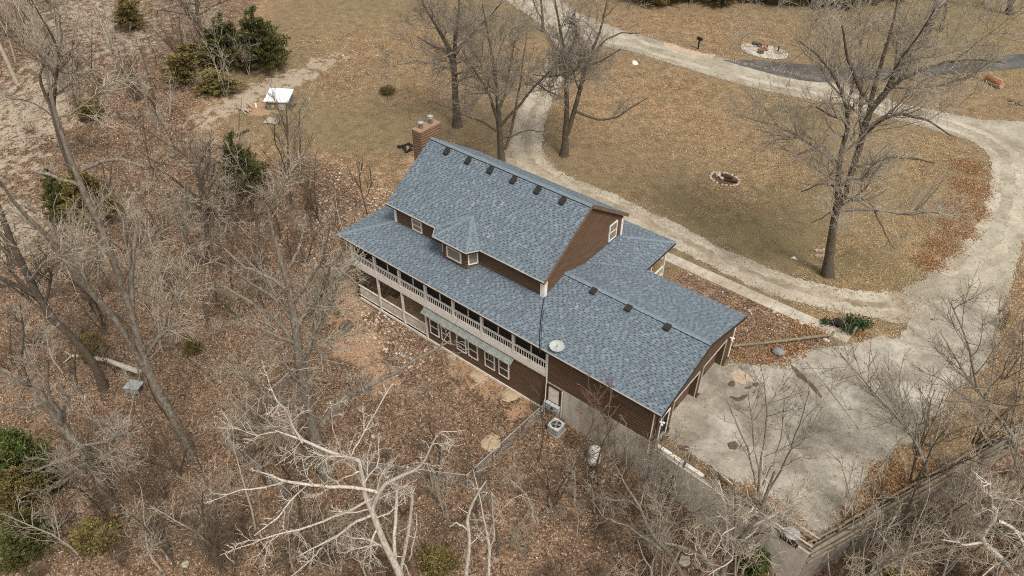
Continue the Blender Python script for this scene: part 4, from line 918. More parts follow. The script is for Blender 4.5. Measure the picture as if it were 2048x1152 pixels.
m = MB(); m.prism([lp(.15, -1.02, .05), lp(.95, -1.02, .05), lp(.95, -1.02, .8), lp(.15, -1.02, .8)], rot((0, -.05, 0), rz)); m.build('door', PALET, t_)
m = MB(); m.prism([lp(-.6, -1.02, .3), lp(-.35, -1.02, .3), lp(-.35, -1.02, .6), lp(-.6, -1.02, .6)], rot((0, -.03, 0), rz)); m.build('warning_plate', plain('yellow_plate', (.6, .42, .05), .5, .1, 3), t_)
m = MB(); m.bar(lp(-1.35, -.9, .02), lp(-1.3, .9, .75), .1, .25); m.build('leaning_board', BLK, t_); m = MB(); m.bar(lp(1.5, .6, .05), lp(1.5, -.6, .6), .12, .18); m.build('leaning_board', BLK, t_)
# pale planks by the well house
for i in range(7):
    p = at(478+i*4+rr.uniform(-3, 3), 219+rr.uniform(-6, 6)); a = rr.uniform(-.6, .9); L = rr.uniform(.5, 1.1); v = Vector((math.cos(a), math.sin(a), .03))*L
    m = MB(); m.bar(p-v+Vector((0, 0, .06+.03*i)), p+v+Vector((0, 0, .08+.03*i)), .12, .04); tag(m.build('scrap_plank', PALET, origin=p), 'white scrap plank in the pile beside the well house', 'plank', 'scrap planks by the well house')
p = at(512, 212); m = MB(); m.bar(p+Vector((-.5, .3, .05)), p+Vector((.5, -.3, .07)), .16, .04); tag(m.build('scrap_plank', WHITE2, origin=p), 'single white board between the plank pile and the well house', 'plank')
p = at(545, 243); t_ = thing('wood_pallet', 'pale wooden pallet lying near the well house', 'pallet', p)
for k in range(6): m = MB(); a = p+rot((-.75, -.55+k*.22, .12), .5); b = p+rot((.75, -.55+k*.22, .12), .5); m.bar(a, b, .15, .03); m.build('slat', PALET, t_)
for k in range(3): m = MB(); a = p+rot((-.65+k*.65, -.6, .05), .5); b = p+rot((-.65+k*.65, .6, .05), .5); m.bar(a, b, .09, .1); m.build('bearer', PALET, t_)
p, q = at(472, 275), at(498, 262); m = MB(); m.tube([p+Vector((0, 0, .12)), p.lerp(q, .5)+Vector((0, 0, .16)), q+Vector((0, 0, .12))], .13, 8); tag(m.build('black_pipe', BLACK, origin=p), 'length of black corrugated pipe lying in the grass near the pallet', 'pipe')
# black burn ring by the chimney
p = at(815, 297); t_ = thing('burn_pit', 'black charred burn pit with ash on the lawn beside the chimney', 'burn pit', p)
for k in range(14):
    a = k*math.pi/7; rd = rr.uniform(.25, .8); o = Vector((math.cos(a)*rd, math.sin(a)*rd, .10)); part('charred_lump', rock_mesh('charred', BLACK, k, .7, 1) if k < 3 else bpy.data.meshes['charred'], t_, p+o, (0, 0, a*2), (rr.uniform(.12, .3), rr.uniform(.1, .24), rr.uniform(.15, .3)))
m = MB(); m.tube([p+Vector((0, 0, -.05)), p+Vector((0, 0, .05))], .5, 14); m.build('ash_bed', CLAY, t_)
m = MB(); m.bar(p+Vector((-.9, -.3, .1)), p+Vector((-.6, -.5, .12)), .3, .2); m.build('charred_log', BLACK, t_)

# fire rings on the lawn
def stone_ring(p, rx, ry, n, label, inner):
    t_ = thing('fire_ring', label, 'fire ring', p)
    for k in range(n):
        a = 2*math.pi*k/n+rr.uniform(-.08, .08); s = rr.uniform(.13, .20)
        part('stone', ROCKS[k % 4], t_, p+Vector((math.cos(a)*rx, math.sin(a)*ry, .07)), (0, 0, rr.uniform(0, 6)), (s, s*.8, s))
    m = MB(); m.poly([p+Vector((math.cos(i*.3)*rx*.9, math.sin(i*.3)*ry*.9, .02)) for i in range(21)]); m.build('fire_bed', inner, t_)
    return t_
p = at(1449, 359); fr1 = stone_ring(p, 1.35, 1.05, 22, 'oval ring of white stones with burnt logs on the loop lawn', plain('fire_bed_brown', (.16, .075, .04), .95, .4, 6))
for a, b, c in ((.1, .25, .5), (.5, -.1, .7), (-.3, .3, .5)): m = MB(); m.tube([p+Vector((a-.4, b-.1, .12)), p+Vector((a+c, b+.15, .18))], .12, 8); m.build('burnt_log', DARKW, fr1)
part('white_block', ROCKS[1], fr1, p+Vector((-.75, .1, .15)), (0, 0, .3), (.34, .3, .3)); part('white_block', ROCKS[2], fr1, p+Vector((-.2, -.2, .12)), (0, 0, 1), (.2, .2, .22))
p = at(1528, 103); sb = thing('stone_bed', 'white gravel oval bed with seat stumps beside the asphalt lane', 'stone bed', p)
m = MB(); m.poly([p+Vector((math.cos(i*.2)*2.85*rr.uniform(.93, 1.05), math.sin(i*.2)*2.0*rr.uniform(.93, 1.05), .03)) for i in range(31)]); m.build('gravel_fill', concrete('white_gravel', (.68, .62, .54), (.46, .41, .34), 4), sb)
for k in range(46):
    a = 2*math.pi*k/46; s = rr.uniform(.12, .2); part('edge_stone', ROCKS[k % 4], sb, p+Vector((math.cos(a)*2.85, math.sin(a)*2.0, .06)), (0, 0, k), (s, s, s*.7))
for i, (px, py, l) in enumerate([(1509, 89, 'dark cut stump seat at the rim of the white gravel oval'), (1519, 93, 'smaller dark cut stump seat near the tilted red plank'), (1521, 106, 'widest dark cut stump seat in the middle of the white gravel oval'), (1531, 98, 'low dark cut stump seat right under the tilted red plank')]):
    q = at(px, py); r = (.36, .3, .42, .24)[i]; s_ = thing('stump_seat', l, 'stump', q); m = MB(); m.tube([q, q+Vector((0, 0, .45+.1*(i % 2)))], [r, r*.94], 12); m.build('bark', BARK_D, s_); z = .45+.1*(i % 2); m = MB(); m.tube([q+Vector((0, 0, z)), q+Vector((0, 0, z+.02))], r*.82, 12); m.build('cut_face', plain('cut_face', (.2, .15, .10), .9, .2, 6) if i == 0 else MATS['cut_face'], s_)
q = at(1527, 100); m = MB(); m.bar(q+Vector((-.7, .5, .75)), q+Vector((.6, -.2, .2)), .3, .08); m.bar(q+Vector((-.2, .5, .9)), q+Vector((.2, -.3, .05)), .14, .12); m.bar(q+Vector((-.6, .6, 0)), q+Vector((-.6, .5, .8)), .1); tag(m.build('tilted_bench', WOODRED, origin=q), 'tilted reddish plank bench in the white gravel oval', 'bench')
q = at(1556, 103); m = MB(); m.tube([q, q+Vector((0, 0, .55))], .09, 8); m.tube([q+Vector((0, 0, .55)), q+Vector((0, 0, .62)), q+Vector((0, 0, .68))], [.16, .16, .04], 8); tag(m.build('path_light', BLACK, origin=q), 'short black path light at the edge of the white gravel oval', 'path light')
# mailbox
q = at(1396, 98); t_ = thing('mailbox', 'black mailbox on a post beside the pale road', 'mailbox', q)
m = MB(); m.bar(q-Vector((0, 0, .2)), q+Vector((0, 0, 1.15)), .14); m.build('post', BLACK, t_); m = MB(); v = Vector((.6, -.15, 0)).normalized(); w_ = v.cross(Vector((0, 0, 1)))
prof = [(-.17, 0), (.17, 0), (.17, .2), (.12, .3), (0, .35), (-.12, .3), (-.17, .2)]; m.prism([q+v*-.35+w_*a+Vector((0, 0, 1.15+b)) for a, b in prof], v*.7); m.build('box', BLACK, t_)
m = MB(); m.bar(q+w_*.2+v*.1+Vector((0, 0, 1.3)), q+w_*.2+v*.1+Vector((0, 0, 1.55)), .05, .03); m.build('flag', BLACK, t_)
# big cut log, second scrap log
q, q2 = at(1972, 162), at(2001, 178); t_ = thing('cut_log', 'thick reddish cut log lying in the grass past the asphalt lane', 'log', q); m = MB(); m.tube([q+Vector((0, 0, .42)), q.lerp(q2, .5)+Vector((0, 0, .45)), q2+Vector((0, 0, .4))], [.42, .46, .40], 12); m.build('log_body', WOODRED, t_)
v = (q2-q).normalized(); m = MB(); m.tube([q2+Vector((0, 0, .4)), q2+v*.03+Vector((0, 0, .4))], .36, 12); m.build('cut_end', plain('fresh_cut', (.55, .30, .17), .8, .15, 5), t_); m = MB(); m.tube([q.lerp(q2, .3)+Vector((0, 0, .8)), q.lerp(q2, .9)+Vector((0, 0, .85))], [.10, .13], 8); m.build('split_rail', PALET, t_)
q = at(2030, 206); t_ = thing('brush_pile', 'small heap of grey sticks on the grass near the cut log', 'brush pile', q)
for k in range(9): a = rr.uniform(0, 3.1); v = Vector((math.cos(a), math.sin(a), 0))*rr.uniform(.4, 1); m = MB(); m.tube([q-v+Vector((0, 0, .06)), q+v+Vector((0, 0, .1+.02*k))], [.05, .03], 6); m.build('stick', TIMBER, t_)
# bricks under the oak
for r_i, (px, py, n) in enumerate([(1632, 501, 5), (1633, 512, 6)]):
    for k in range(n):
        q = at(px+k*3.2, py+(k % 2)*2); m = MB(); a = rr.uniform(.8, 1.2); v = Vector((math.cos(a), math.sin(a), 0)); m.bar(q-v*.19+Vector((0, 0, .06)), q+v*.19+Vector((0, 0, .06)), .11, .12); tag(m.build('paving_brick', BRICK, origin=q), 'pale brick set in the grass beside the big oak trunk', 'brick', 'bricks by the oak')
q = at(1588, 518); m = MB(); m.prism([q+Vector((-.25, -.1, .02)), q+Vector((.25, .0, .02)), q+Vector((-.1, .28, .02))], (0, 0, .05)); m.prism([q+Vector((-.2, -.08, .07)), q+Vector((.2, .0, .07)), q+Vector((-.08, .22, .07))], (0, 0, .03)); tag(m.build('white_marker', WHITE, origin=q), 'white triangular marker lying on the loop lawn', 'marker')
q = at(1270, 127); m = MB(); m.tube([q, q+Vector((0, 0, .15)), q+Vector((.1, 0, .25))], [.4, .35, .1], 10); tag(m.build('white_sack', WHITE, origin=q), 'white crumpled sack on the lawn near the pale road', 'sack')

# log edging and posts between garage and sidewalk
q0, q1 = at(1463, 698), at(1662, 676); t_ = thing('log_edging', 'long pale log rail edging the bed between garage corner and sidewalk', 'edging', q0)
m = MB(); m.tube([q0+Vector((0, 0, .28)), q0.lerp(q1, .5)+Vector((0, 0, .26)), q1+Vector((0, 0, .34))], [.10, .11, .11], 9); m.build('rail', TIMBER, t_)
for f in (.3, .66): p = q0.lerp(q1, f); m = MB(); m.tube([p-Vector((0, 0, .1)), p+Vector((.05, .1, .75))], .09, 8); m.build('post', TIMBER, t_)
for i, (a, b, l) in enumerate([((1655, 682), (1672, 655), 'short leaning timber post beside the log edging end'), ((1700, 673), (1716, 648), 'short leaning timber post beside the end of the sidewalk')]):
    p = at(*a); m = MB(); m.tube([p-Vector((0, 0, .1)), p+Vector((.1, .55, .55))], [.11, .10], 8); m.tube([p+Vector((.1, .55, .55)), p+Vector((.11, .58, .58))], [.085, .06], 8); tag(m.build('leaning_post', TIMBER, origin=p), l, 'post')
p = at(1558, 708); tag(new_obj('boulder', rock_mesh('boulder', plain('grey_rock', (.26, .25, .24), .9, .3, 4), 41, .7, 2), None, p+Vector((0, 0, .2)), (0, 0, .4), (.42, .36, .4)), 'grey boulder in the orange leaves beside the log edging', 'boulder')
p = at(1673, 650); m = MB(); m.tube([p, p+Vector((0, 0, .35)), p+Vector((0, 0, .36))], [.28, .36, .30], 14); tag(m.build('black_planter', BLACK, origin=p), 'black round planter among the green plants by the sidewalk', 'planter')
# loose white stones
for i, (px, py, s) in enumerate([(1498, 622, .16), (1502, 628, .12), (1490, 618, .1), (1548, 624, .2), (1602, 648, .22), (1650, 680, .2), (1655, 683, .15), (1180, 878, .14), (1260, 890, .12), (1170, 1003, .1), (610, 737, .16), (474, 893, .2), (746, 874, .2), (370, 1130, .25), (1368, 1128, .4), (1206, 963, .15), (755, 112, .16), (686, 112, .2), (1658, 668, .12), (1575, 648, .1), (1445, 584, .12), (1380, 550, .12), (1398, 560, .1)]):
    p = at(px, py); tag(new_obj('white_stone', ROCKS[i % 4], None, p+Vector((0, 0, s*.3)), (0, 0, i), (s, s*.8, s)), 'small loose white stone '+('in the bed beside the garage and sidewalk' if py < 690 and px > 1370 else 'on the upper lawn' if py < 200 else 'in the leaf litter below the foundation' if 1100 < px < 1300 else 'in the litter inside the fence' if 460 < px < 760 else 'in the litter of the lower woods' if px < 460 else 'below the concrete retaining wall'), 'stone', 'loose white stones '+('by the sidewalk' if py < 690 and px > 1370 else 'lawn' if py < 200 else 'woods'))
# rubble of pale rocks on the clay bank left of the house and under the lower porch
V, F, C = [], [], []
rgn = np.random.default_rng(8); base = np.array([v.co for v in ROCKS[0].vertices]); tri = np.array([list(p_.vertices) for p_ in ROCKS[0].polygons])
for (px, py, r, n) in [(640, 440, 3.0, 160), (690, 400, 3.5, 150), (760, 400, 2.5, 140), (740, 630, 2.0, 150), (780, 670, 2.0, 150), (730, 590, 1.2, 40), (690, 360, 3, 80), (820, 720, 1.5, 60)]:
    p = at(px, py)
    for k in range(n):
        x, y = p.x+rgn.normal(0, r*.6), p.y+rgn.normal(0, r*.6)
        if y > .4 and x > -21.7: continue
        s = rgn.uniform(.05, .17); z = float(H(x, y)); a = rgn.uniform(0, 6.3); ca, sa = math.cos(a), math.sin(a)
        b = base*s*np.array([1, .8, .8]); b = np.stack([b[:, 0]*ca-b[:, 1]*sa+x, b[:, 0]*sa+b[:, 1]*ca+y, b[:, 2]+z+s*.2], -1)
        F.append(tri+len(base)*len(V)); V.append(b); c = np.array([.58, .48, .39])*rgn.uniform(.6, 1.2) if rgn.random() < .7 else np.array([.45, .28, .18])*rgn.uniform(.6, 1.2); C.append(np.repeat(c[None], len(tri), 0))
rb = np_mesh('rubble', np.concatenate(V), np.concatenate(F), attr_mat('rubble_rock', .9, .3, 8), np.concatenate(C)); o = stuff(tag(new_obj('rubble', rb), 'scattered pale rubble rocks on the clay bank beside the house', 'rubble'))
# red porch chair
p = Vector((-3.6, 12.9, .55)); t_ = thing('porch_chair', 'red chair on the front porch behind the white railing', 'chair', p); RED = plain('red_paint', (.30, .035, .025), .5, .2, 3)
m = MB(); m.box(p.x-.28, p.x+.28, p.y-.28, p.y+.28, .95, 1.0); m.build('seat', RED, t_); m = MB(); m.prism([(p.x-.28, p.y+.25, 1.0), (p.x+.28, p.y+.25, 1.0), (p.x+.26, p.y+.42, 1.6), (p.x-.26, p.y+.42, 1.6)], (0, .05, 0)); m.build('backrest', RED, t_)
for sx in (-.24, .24):
    for sy in (-.24, .24): m = MB(); m.bar((p.x+sx, p.y+sy, .55), (p.x+sx, p.y+sy, .95), .05); m.build('leg', RED, t_)
# ------------------------------------------------------------------ trees
def tubes(P, R, sides):
    """P (N,K,3), R (N,K) -> verts, quads"""
    P = np.asarray(P, float); N_, K = P.shape[:2]
    T = np.gradient(P, axis=1); T /= np.linalg.norm(T, axis=2, keepdims=True)+1e-9
    ref = np.where(np.abs(T[:, :1, 2:3]) < 0.8, np.array([0, 0, 1.0]), np.array([1.0, 0, 0]))
    A = np.cross(T, np.broadcast_to(ref, T.shape)); A /= np.linalg.norm(A, axis=2, keepdims=True)+1e-9; B = np.cross(A, T)
    an = np.arange(sides)*2*np.pi/sides
    V = P[:, :, None] + (A[:, :, None]*np.cos(an)[:, None] + B[:, :, None]*np.sin(an)[:, None])*R[:, :, None, None]
    I = np.arange(N_*K*sides).reshape(N_, K, sides); J = np.roll(I, -1, axis=2)
    F = np.stack([I[:, :-1], J[:, :-1], J[:, 1:], I[:, 1:]], -1).reshape(-1, 4)
    return V.reshape(-1, 3), F
def join(parts):
    V, F, n = [], [], 0
    for v, f in parts: V.append(v); F.append(f+n); n += len(v)
    return np.concatenate(V), np.concatenate(F)
def resample(pts, rad, K):
    P = np.array(pts, float); s = np.concatenate([[0], np.cumsum(np.linalg.norm(np.diff(P, axis=0), axis=1))]); u = np.linspace(0, s[-1], K)
    return np.stack([np.interp(u, s, P[:, i]) for i in range(3)], -1), np.interp(u, s, np.array(rad, float))
def spawn(rg, P, R, n, t0=0.25, t1=1.0, lr=(0.3, 0.55), ang=(30, 65), K=5, rf=0.55, up=0.25, wig=0.16, rmin=0.006, taper=0.35, lmin=0.0, lmax=99):
    seg = np.linalg.norm(np.diff(P, axis=1), axis=2); L = seg.sum(1); cnt = np.maximum(1, rg.poisson(n*np.clip(L/L.mean(), 0.35, 2.2)))
    idx = np.repeat(np.arange(len(P)), cnt); M = len(idx); t = rg.uniform(t0, t1, M); Kp = P.shape[1]
    f = t*(Kp-1); i0 = np.minimum(f.astype(int), Kp-2); fr = (f-i0)[:, None]
    p = P[idx, i0]*(1-fr)+P[idx, i0+1]*fr; r = R[idx, i0]*(1-fr[:, 0])+R[idx, i0+1]*fr[:, 0]
    T = P[idx, i0+1]-P[idx, i0]; T /= np.linalg.norm(T, axis=1, keepdims=True)+1e-9
    rnd = rg.normal(size=(M, 3)); perp = rnd-T*(rnd*T).sum(1, keepdims=True); perp /= np.linalg.norm(perp, axis=1, keepdims=True)
    a = np.radians(rg.uniform(ang[0], ang[1], M))[:, None]; d = T*np.cos(a)+perp*np.sin(a)
    ln = np.clip(L[idx]*rg.uniform(lr[0], lr[1], M)*(1.15-0.7*t), lmin, lmax); st = (ln/(K-1))[:, None]
    out = np.empty((M, K, 3)); out[:, 0] = p
    for k in range(1, K):
        d = d + rg.normal(0, wig, (M, 3)) + np.array([0, 0, up])/(K-1); d /= np.linalg.norm(d, axis=1, keepdims=True); out[:, k] = out[:, k-1]+d*st
    r0 = np.maximum(r*rf*rg.uniform(0.6, 1.0, M), rmin); rad = r0[:, None]*np.linspace(1, taper, K)[None]
    return out, rad
HF = np.array([FW[0], FW[1], 0])/math.hypot(FW[0], FW[1])
def trace(base, pts):
    """pixel polyline -> points on the upright plane through the tree's foot (plus per-point depth)"""
    out = []
    for q in pts:
        d = FW + RT*(q[0]-1024)/FPX + UP*(576-q[1])/FPX; off = q[3] if len(q) > 3 else 0.0
        b = np.array(base)+HF*off; s = ((b-CP)@HF)/(d@HF); out.append(CP+d*s)
    return out
def make_tree(name, label, foot, stems, levels, mats, seed, cat='tree', group=None, base=None, depth=0.0, wob=0.05, k0=14, rs=None, merge=False):
    """stems: list of [(px,py,r),...]; levels: list of spawn kwargs dicts"""
    rg = np.random.default_rng(seed); b = gp(*foot) if base is None else Vector(base)
    SP, SR = [], []; rs = rs or (0.72 if mats[0] is BARK_W else 0.74)
    for si, s in enumerate(stems):
        pts = trace(b, s); rad = [q[2]*rs for q in s]; P, R = resample(pts, rad, k0); 
        if si == 0: P[0] = np.array([b.x, b.y, b.z-0.25]); R[0] *= 1.35; R[1] *= 1.05
        w_ = rg.normal(0, wob, (k0, 3)); w_[0] = 0; w_ = np.cumsum(w_, 0)*0.5
        if si:                                        # limbs leave the traced plane, towards or away from the viewer
            dep = rg.uniform(-1, 1)*0.42*np.linalg.norm(P[-1]-P[0]); tt = np.linspace(0, 1, k0)[:, None]**1.3
            ray = P-CP; P = CP+ray*(1+dep*tt/(ray@HF)[:, None])
        SP.append(P+w_*(1 if si else 0.6)); SR.append(R)
    SP, SR = np.array(SP), np.array(SR)
    t_ = thing(name, label, cat, b, group); o = np.array(b)
    P, R = SP, SR; groups = []
    for i, lv in enumerate(levels):
        lv = dict(lv); P, R = spawn(rg, P, R, **lv); groups.append((i, P, R))
    parts_ = [tubes(SP-o, SR, 9)]; n0 = len(parts_[0][1])
    parts_ += [tubes(P_-o, R_, 5 if i == 0 else 4) for i, P_, R_ in groups if merge or (i < 2 and len(levels) > 2)]
    v, f = join(parts_); me = np_mesh('trunk', v, f, mats[0], smooth=True); me.materials.append(mats[1])
    me.polygons.foreach_set('material_index', np.where(np.arange(len(f)) < n0, 0, 1).astype(np.int32)); new_obj('trunk', me, t_)
    if merge: return t_
    tw = [tubes(P_-o, R_, 3) for i, P_, R_ in groups if i >= 2 or len(levels) <= 2]
    if tw: v, f = join(tw); new_obj('twigs', np_mesh('twigs', v, f, mats[2]), t_)
    return t_
BIG = [dict(n=8, t0=0.28, lr=(0.20, 0.50), ang=(30, 75), K=7, rf=0.6, up=0.35, wig=0.22, rmin=0.034, lmax=6.5), dict(n=8, t0=0.15, lr=(0.3, 0.65), ang=(28, 65), K=5, rf=0.6, up=0.25, wig=0.24, rmin=0.020, lmax=3.8),
       dict(n=6, t0=0.1, lr=(0.4, 0.8), ang=(25, 60), K=3, rf=0.6, up=0.2, wig=0.22, rmin=0.0145, lmax=2.6), dict(n=3, t0=0.15, lr=(0.4, 0.75), ang=(25, 60), K=2, rf=0.7, up=0.15, wig=0.25, rmin=0.0095, lmax=1.1, taper=.5)]
def lv(base, **kw):
    return [dict(a, **kw.get('l%d' % i, {})) for i, a in enumerate(base)]
OAK = (BARK_D, BARK_L, TWIG_D); GREY = (BARK_M, BARK_M, TWIG_M); DEAD = (BARK_W, BARK_W, BARK_W)
LAWN = lv(BIG, l0=dict(n=7, lr=(.25, .6), lmax=7.5, rf=.62), l1=dict(n=6, lr=(.35, .7)), l2=dict(n=6), l3=dict(n=4))
make_tree('bare_oak', 'tall dark bare oak standing on the lawn behind the chimney', (915, 253), [
    [(915, 252, .60), (911, 200, .44), (909, 150, .40), (906, 115, .38), (893, 85, .24), (872, 50, .17), (850, 15, .11), (835, -20, .06)], [(907, 112, .30), (918, 95, .26), (935, 80, .22), (955, 55, .16), (980, 30, .11), (1000, 5, .08), (1012, -20, .05)],
    [(908, 115, .28), (912, 70, .22), (918, 30, .16), (922, -10, .10)], [(922, 112, .15), (940, 135, .11), (958, 165, .06)], [(900, 108, .15), (870, 95, .11), (835, 72, .06)], [(909, 130, .12), (930, 118, .10), (960, 112, .07), (990, 112, .04)]], LAWN, OAK, 1, rs=.74)
make_tree('bare_oak', 'bare oak with many spreading limbs rising behind the main roof ridge', (1004, 336), [
    [(1004, 334, .46), (1001, 290, .38), (998, 245, .34), (996, 205, .26), (990, 150, .20), (985, 110, .15), (975, 60, .10), (965, 10, .06)], [(998, 248, .24), (988, 220, .20), (978, 190, .17), (960, 160, .14), (940, 130, .10), (925, 105, .06)],
    [(1003, 250, .20), (1018, 232, .18), (1040, 210, .16), (1065, 180, .14), (1090, 155, .12), (1115, 132, .09), (1140, 112, .06)], [(1002, 275, .16), (1025, 272, .12), (1040, 265, .10), (1060, 260, .08), (1085, 263, .05)],
    [(993, 262, .15), (965, 242, .12), (930, 232, .09), (895, 215, .06), (860, 200, .04)], [(1000, 215, .16), (1010, 180, .13), (1020, 130, .10), (1030, 80, .06)], [(1010, 300, .20), (1022, 270, .17), (1030, 235, .15), (1041, 165, .12), (1048, 110, .08), (1055, 60, .05)]], LAWN, OAK, 2, rs=.74)
make_tree('bare_oak', 'twin-trunked bare tree with a low sweeping limb inside the driveway bend', (1128, 311), [
    [(1130, 310, .52), (1131, 270, .38), (1134, 230, .32), (1133, 180, .28), (1130, 140, .25), (1128, 105, .22), (1120, 60, .16), (1113, 20, .10), (1108, -15, .06)], [(1135, 268, .32), (1150, 215, .28), (1162, 175, .26), (1172, 140, .22), (1185, 105, .18), (1200, 65, .14), (1210, 30, .10), (1218, -10, .06)],
    [(1152, 222, .17), (1175, 232, .16), (1200, 240, .14), (1235, 234, .11), (1262, 215, .08), (1295, 195, .05)], [(1131, 115, .14), (1148, 85, .12), (1155, 60, .08), (1150, 25, .05)], [(1183, 108, .13), (1210, 80, .10), (1240, 68, .08), (1275, 70, .05)], [(1130, 150, .12), (1095, 150, .09), (1065, 148, .05)], [(1175, 130, .10), (1205, 120, .08), (1240, 100, .05)]], LAWN, OAK, 3, rs=.74)
make_tree('bare_tree', 'smaller forked bare tree on the verge where the two drives meet', (1086, 63), [[(1086, 62, .30), (1085, 35, .24), (1083, 10, .20), (1080, -20, .12), (1078, -60, .07)], [(1085, 40, .15), (1072, 18, .12), (1060, -10, .07)]], lv(LAWN, l0=dict(n=4), l1=dict(n=5)), OAK, 4)
make_tree('bare_oak', 'broad bare oak with thick spreading limbs on the lawn inside the loop', (1656, 550), [
    [(1656, 548, .60), (1658, 510, .46), (1664, 470, .42), (1668, 440, .40), (1676, 400, .36), (1678, 360, .28), (1678, 320, .25), (1690, 280, .23), (1700, 240, .20), (1693, 205, .17), (1678, 165, .14), (1655, 125, .11), (1630, 100, .08), (1600, 80, .05)],
    [(1672, 420, .32), (1690, 390, .31), (1700, 355, .30), (1710, 325, .30), (1722, 290, .31), (1730, 250, .32), (1742, 215, .29), (1765, 190, .24), (1800, 160, .18), (1850, 140, .14), (1900, 122, .11), (1960, 118, .08), (2010, 125, .05)],
    [(1735, 240, .26), (1745, 190, .22), (1760, 140, .18), (1775, 90, .14), (1790, 40, .10), (1800, 0, .06)], [(1728, 270, .20), (1760, 240, .18), (1800, 228, .14), (1850, 238, .10), (1900, 270, .06)], [(1702, 335, .16), (1740, 330, .14), (1790, 318, .12), (1840, 322, .08), (1870, 330, .05)],
    [(1677, 385, .14), (1665, 372, .12), (1640, 370, .10), (1605, 385, .06)], [(1676, 325, .15), (1655, 305, .12), (1640, 290, .10), (1610, 300, .08), (1590, 312, .05)], [(1695, 395, .12), (1725, 398, .10), (1745, 410, .08), (1765, 455, .06), (1790, 500, .04)],
    [(1745, 215, .18), (1720, 170, .15), (1700, 110, .12), (1690, 50, .08)], [(1695, 240, .14), (1660, 235, .10), (1630, 220, .06)], [(1672, 420, .10), (1650, 430, .08), (1620, 450, .05)], [(1765, 190, .14), (1800, 120, .11), (1840, 70, .08), (1870, 20, .05)]], lv(BIG, l0=dict(n=7, lr=(.25, .6), lmax=8, rf=.65), l1=dict(n=7, lr=(.35, .7), lmax=4.5), l2=dict(n=6), l3=dict(n=4)), (BARK_D, BARK_L, TWIG_M), 5, rs=.70)
make_tree('bare_oak', 'thick leaning bare trunk on the grass past the asphalt lane', (1846, 92), [[(1846, 90, .75), (1855, 60, .62), (1868, 25, .52), (1875, 0, .42), (1885, -40, .3), (1900, -120, .12)], [(1862, 40, .3), (1885, 10, .24), (1920, -30, .14)]], lv(LAWN, l0=dict(n=4)), OAK, 6)
make_tree('bare_tree', 'slim bare tree close behind the thick leaning trunk', (1882, 62), [[(1882, 60, .34), (1890, 25, .28), (1896, -20, .2), (1905, -110, .08)]], lv(LAWN, l0=dict(n=5)), OAK, 7)
make_tree('bare_oak', 'thick dark bare trunk by the far hedge past the cut log', (2018, 28), [[(2018, 26, .65), (2022, 5, .55), (2030, -30, .42), (2040, -110, .15)], [(2024, -5, .3), (2005, -30, .2), (1985, -60, .1)]], lv(LAWN, l0=dict(n=5)), OAK, 8)
make_tree('bare_oak', 'dark bare forked oak rising out of the cedars by the clearing', (420, 98), [[(420, 96, .58), (402, 65, .46), (385, 40, .40), (365, 10, .34), (350, -20, .25), (330, -70, .12)], [(402, 64, .32), (397, 30, .28), (392, -10, .20), (390, -70, .1)], [(378, 30, .15), (340, 24, .10), (300, 20, .06)], [(398, 30, .13), (430, 12, .1), (460, 0, .06)], [(400, 62, .14), (430, 75, .1), (455, 85, .05)]], lv(LAWN, l0=dict(n=5)), (BARK_D, BARK_D, TWIG_M), 9)
WOOD = lv(BIG, l0=dict(n=6, lr=(.22, .55), rmin=.042), l1=dict(n=6, lr=(.35, .7), rmin=.025), l2=dict(n=5, rmin=.016), l3=dict(n=2, rmin=.011))
make_tree('bare_tree', 'tallest pale grey tree of the woods, three leaning stems from one foot', (382, 910), [
    [(382, 908, .33), (360, 860, .29), (335, 815, .27), (303, 760, .27), (289, 714, .24), (273, 672, .22), (263, 625, .20), (245, 568, .19), (224, 510, .18), (203, 455, .17), (182, 411, .16), (167, 377, .15), (150, 325, .13), (130, 290, .12), (115, 240, .10), (105, 190, .08), (95, 140, .05)],
    [(298, 752, .20), (281, 721, .19), (260, 690, .18), (229, 628, .17), (203, 604, .16), (169, 560, .15), (130, 510, .14), (91, 458, .12), (60, 429, .10), (29, 395, .08), (0, 350, .05)], [(264, 630, .15), (262, 590, .15), (260, 557, .14), (268, 484, .12), (273, 447, .10), (262, 434, .06)],
    [(288, 716, .13), (293, 695, .11), (297, 672, .05)], [(165, 372, .10), (110, 350, .08), (60, 335, .05)], [(165, 340, .09), (200, 325, .09), (250, 320, .08), (290, 335, .05)], [(130, 512, .09), (90, 525, .08), (60, 560, .05)], [(245, 566, .07), (262, 530, .06), (262, 500, .04)], [(190, 420, .06), (210, 400, .05), (225, 380, .03)]], lv(WOOD, l0=dict(n=3), l1=dict(n=5), l2=dict(n=5)), (BARK_M, BARK_M, TWIG_M), 10, rs=.95)
make_tree('bare_tree', 'thick pale leaning tree beside the bright green cedar in the lower woods', (226, 1014), [
    [(225, 1012, .36), (200, 965, .31), (173, 913, .28), (150, 885, .26), (130, 862, .25), (109, 836, .24), (96, 807, .22), (78, 784, .20), (42, 763, .16), (8, 742, .12), (-30, 720, .08)], [(122, 852, .17), (122, 820, .15), (105, 800, .12), (98, 765, .08), (100, 720, .05)],
    [(168, 908, .12), (140, 918, .12), (110, 925, .10), (70, 948, .05)], [(96, 803, .10), (60, 815, .09), (0, 812, .07)], [(60, 772, .1), (40, 720, .09), (50, 660, .07), (45, 610, .04)]], lv(WOOD, l0=dict(n=3)), (BARK_M, BARK_M, BARK_P), 11, rs=.9)
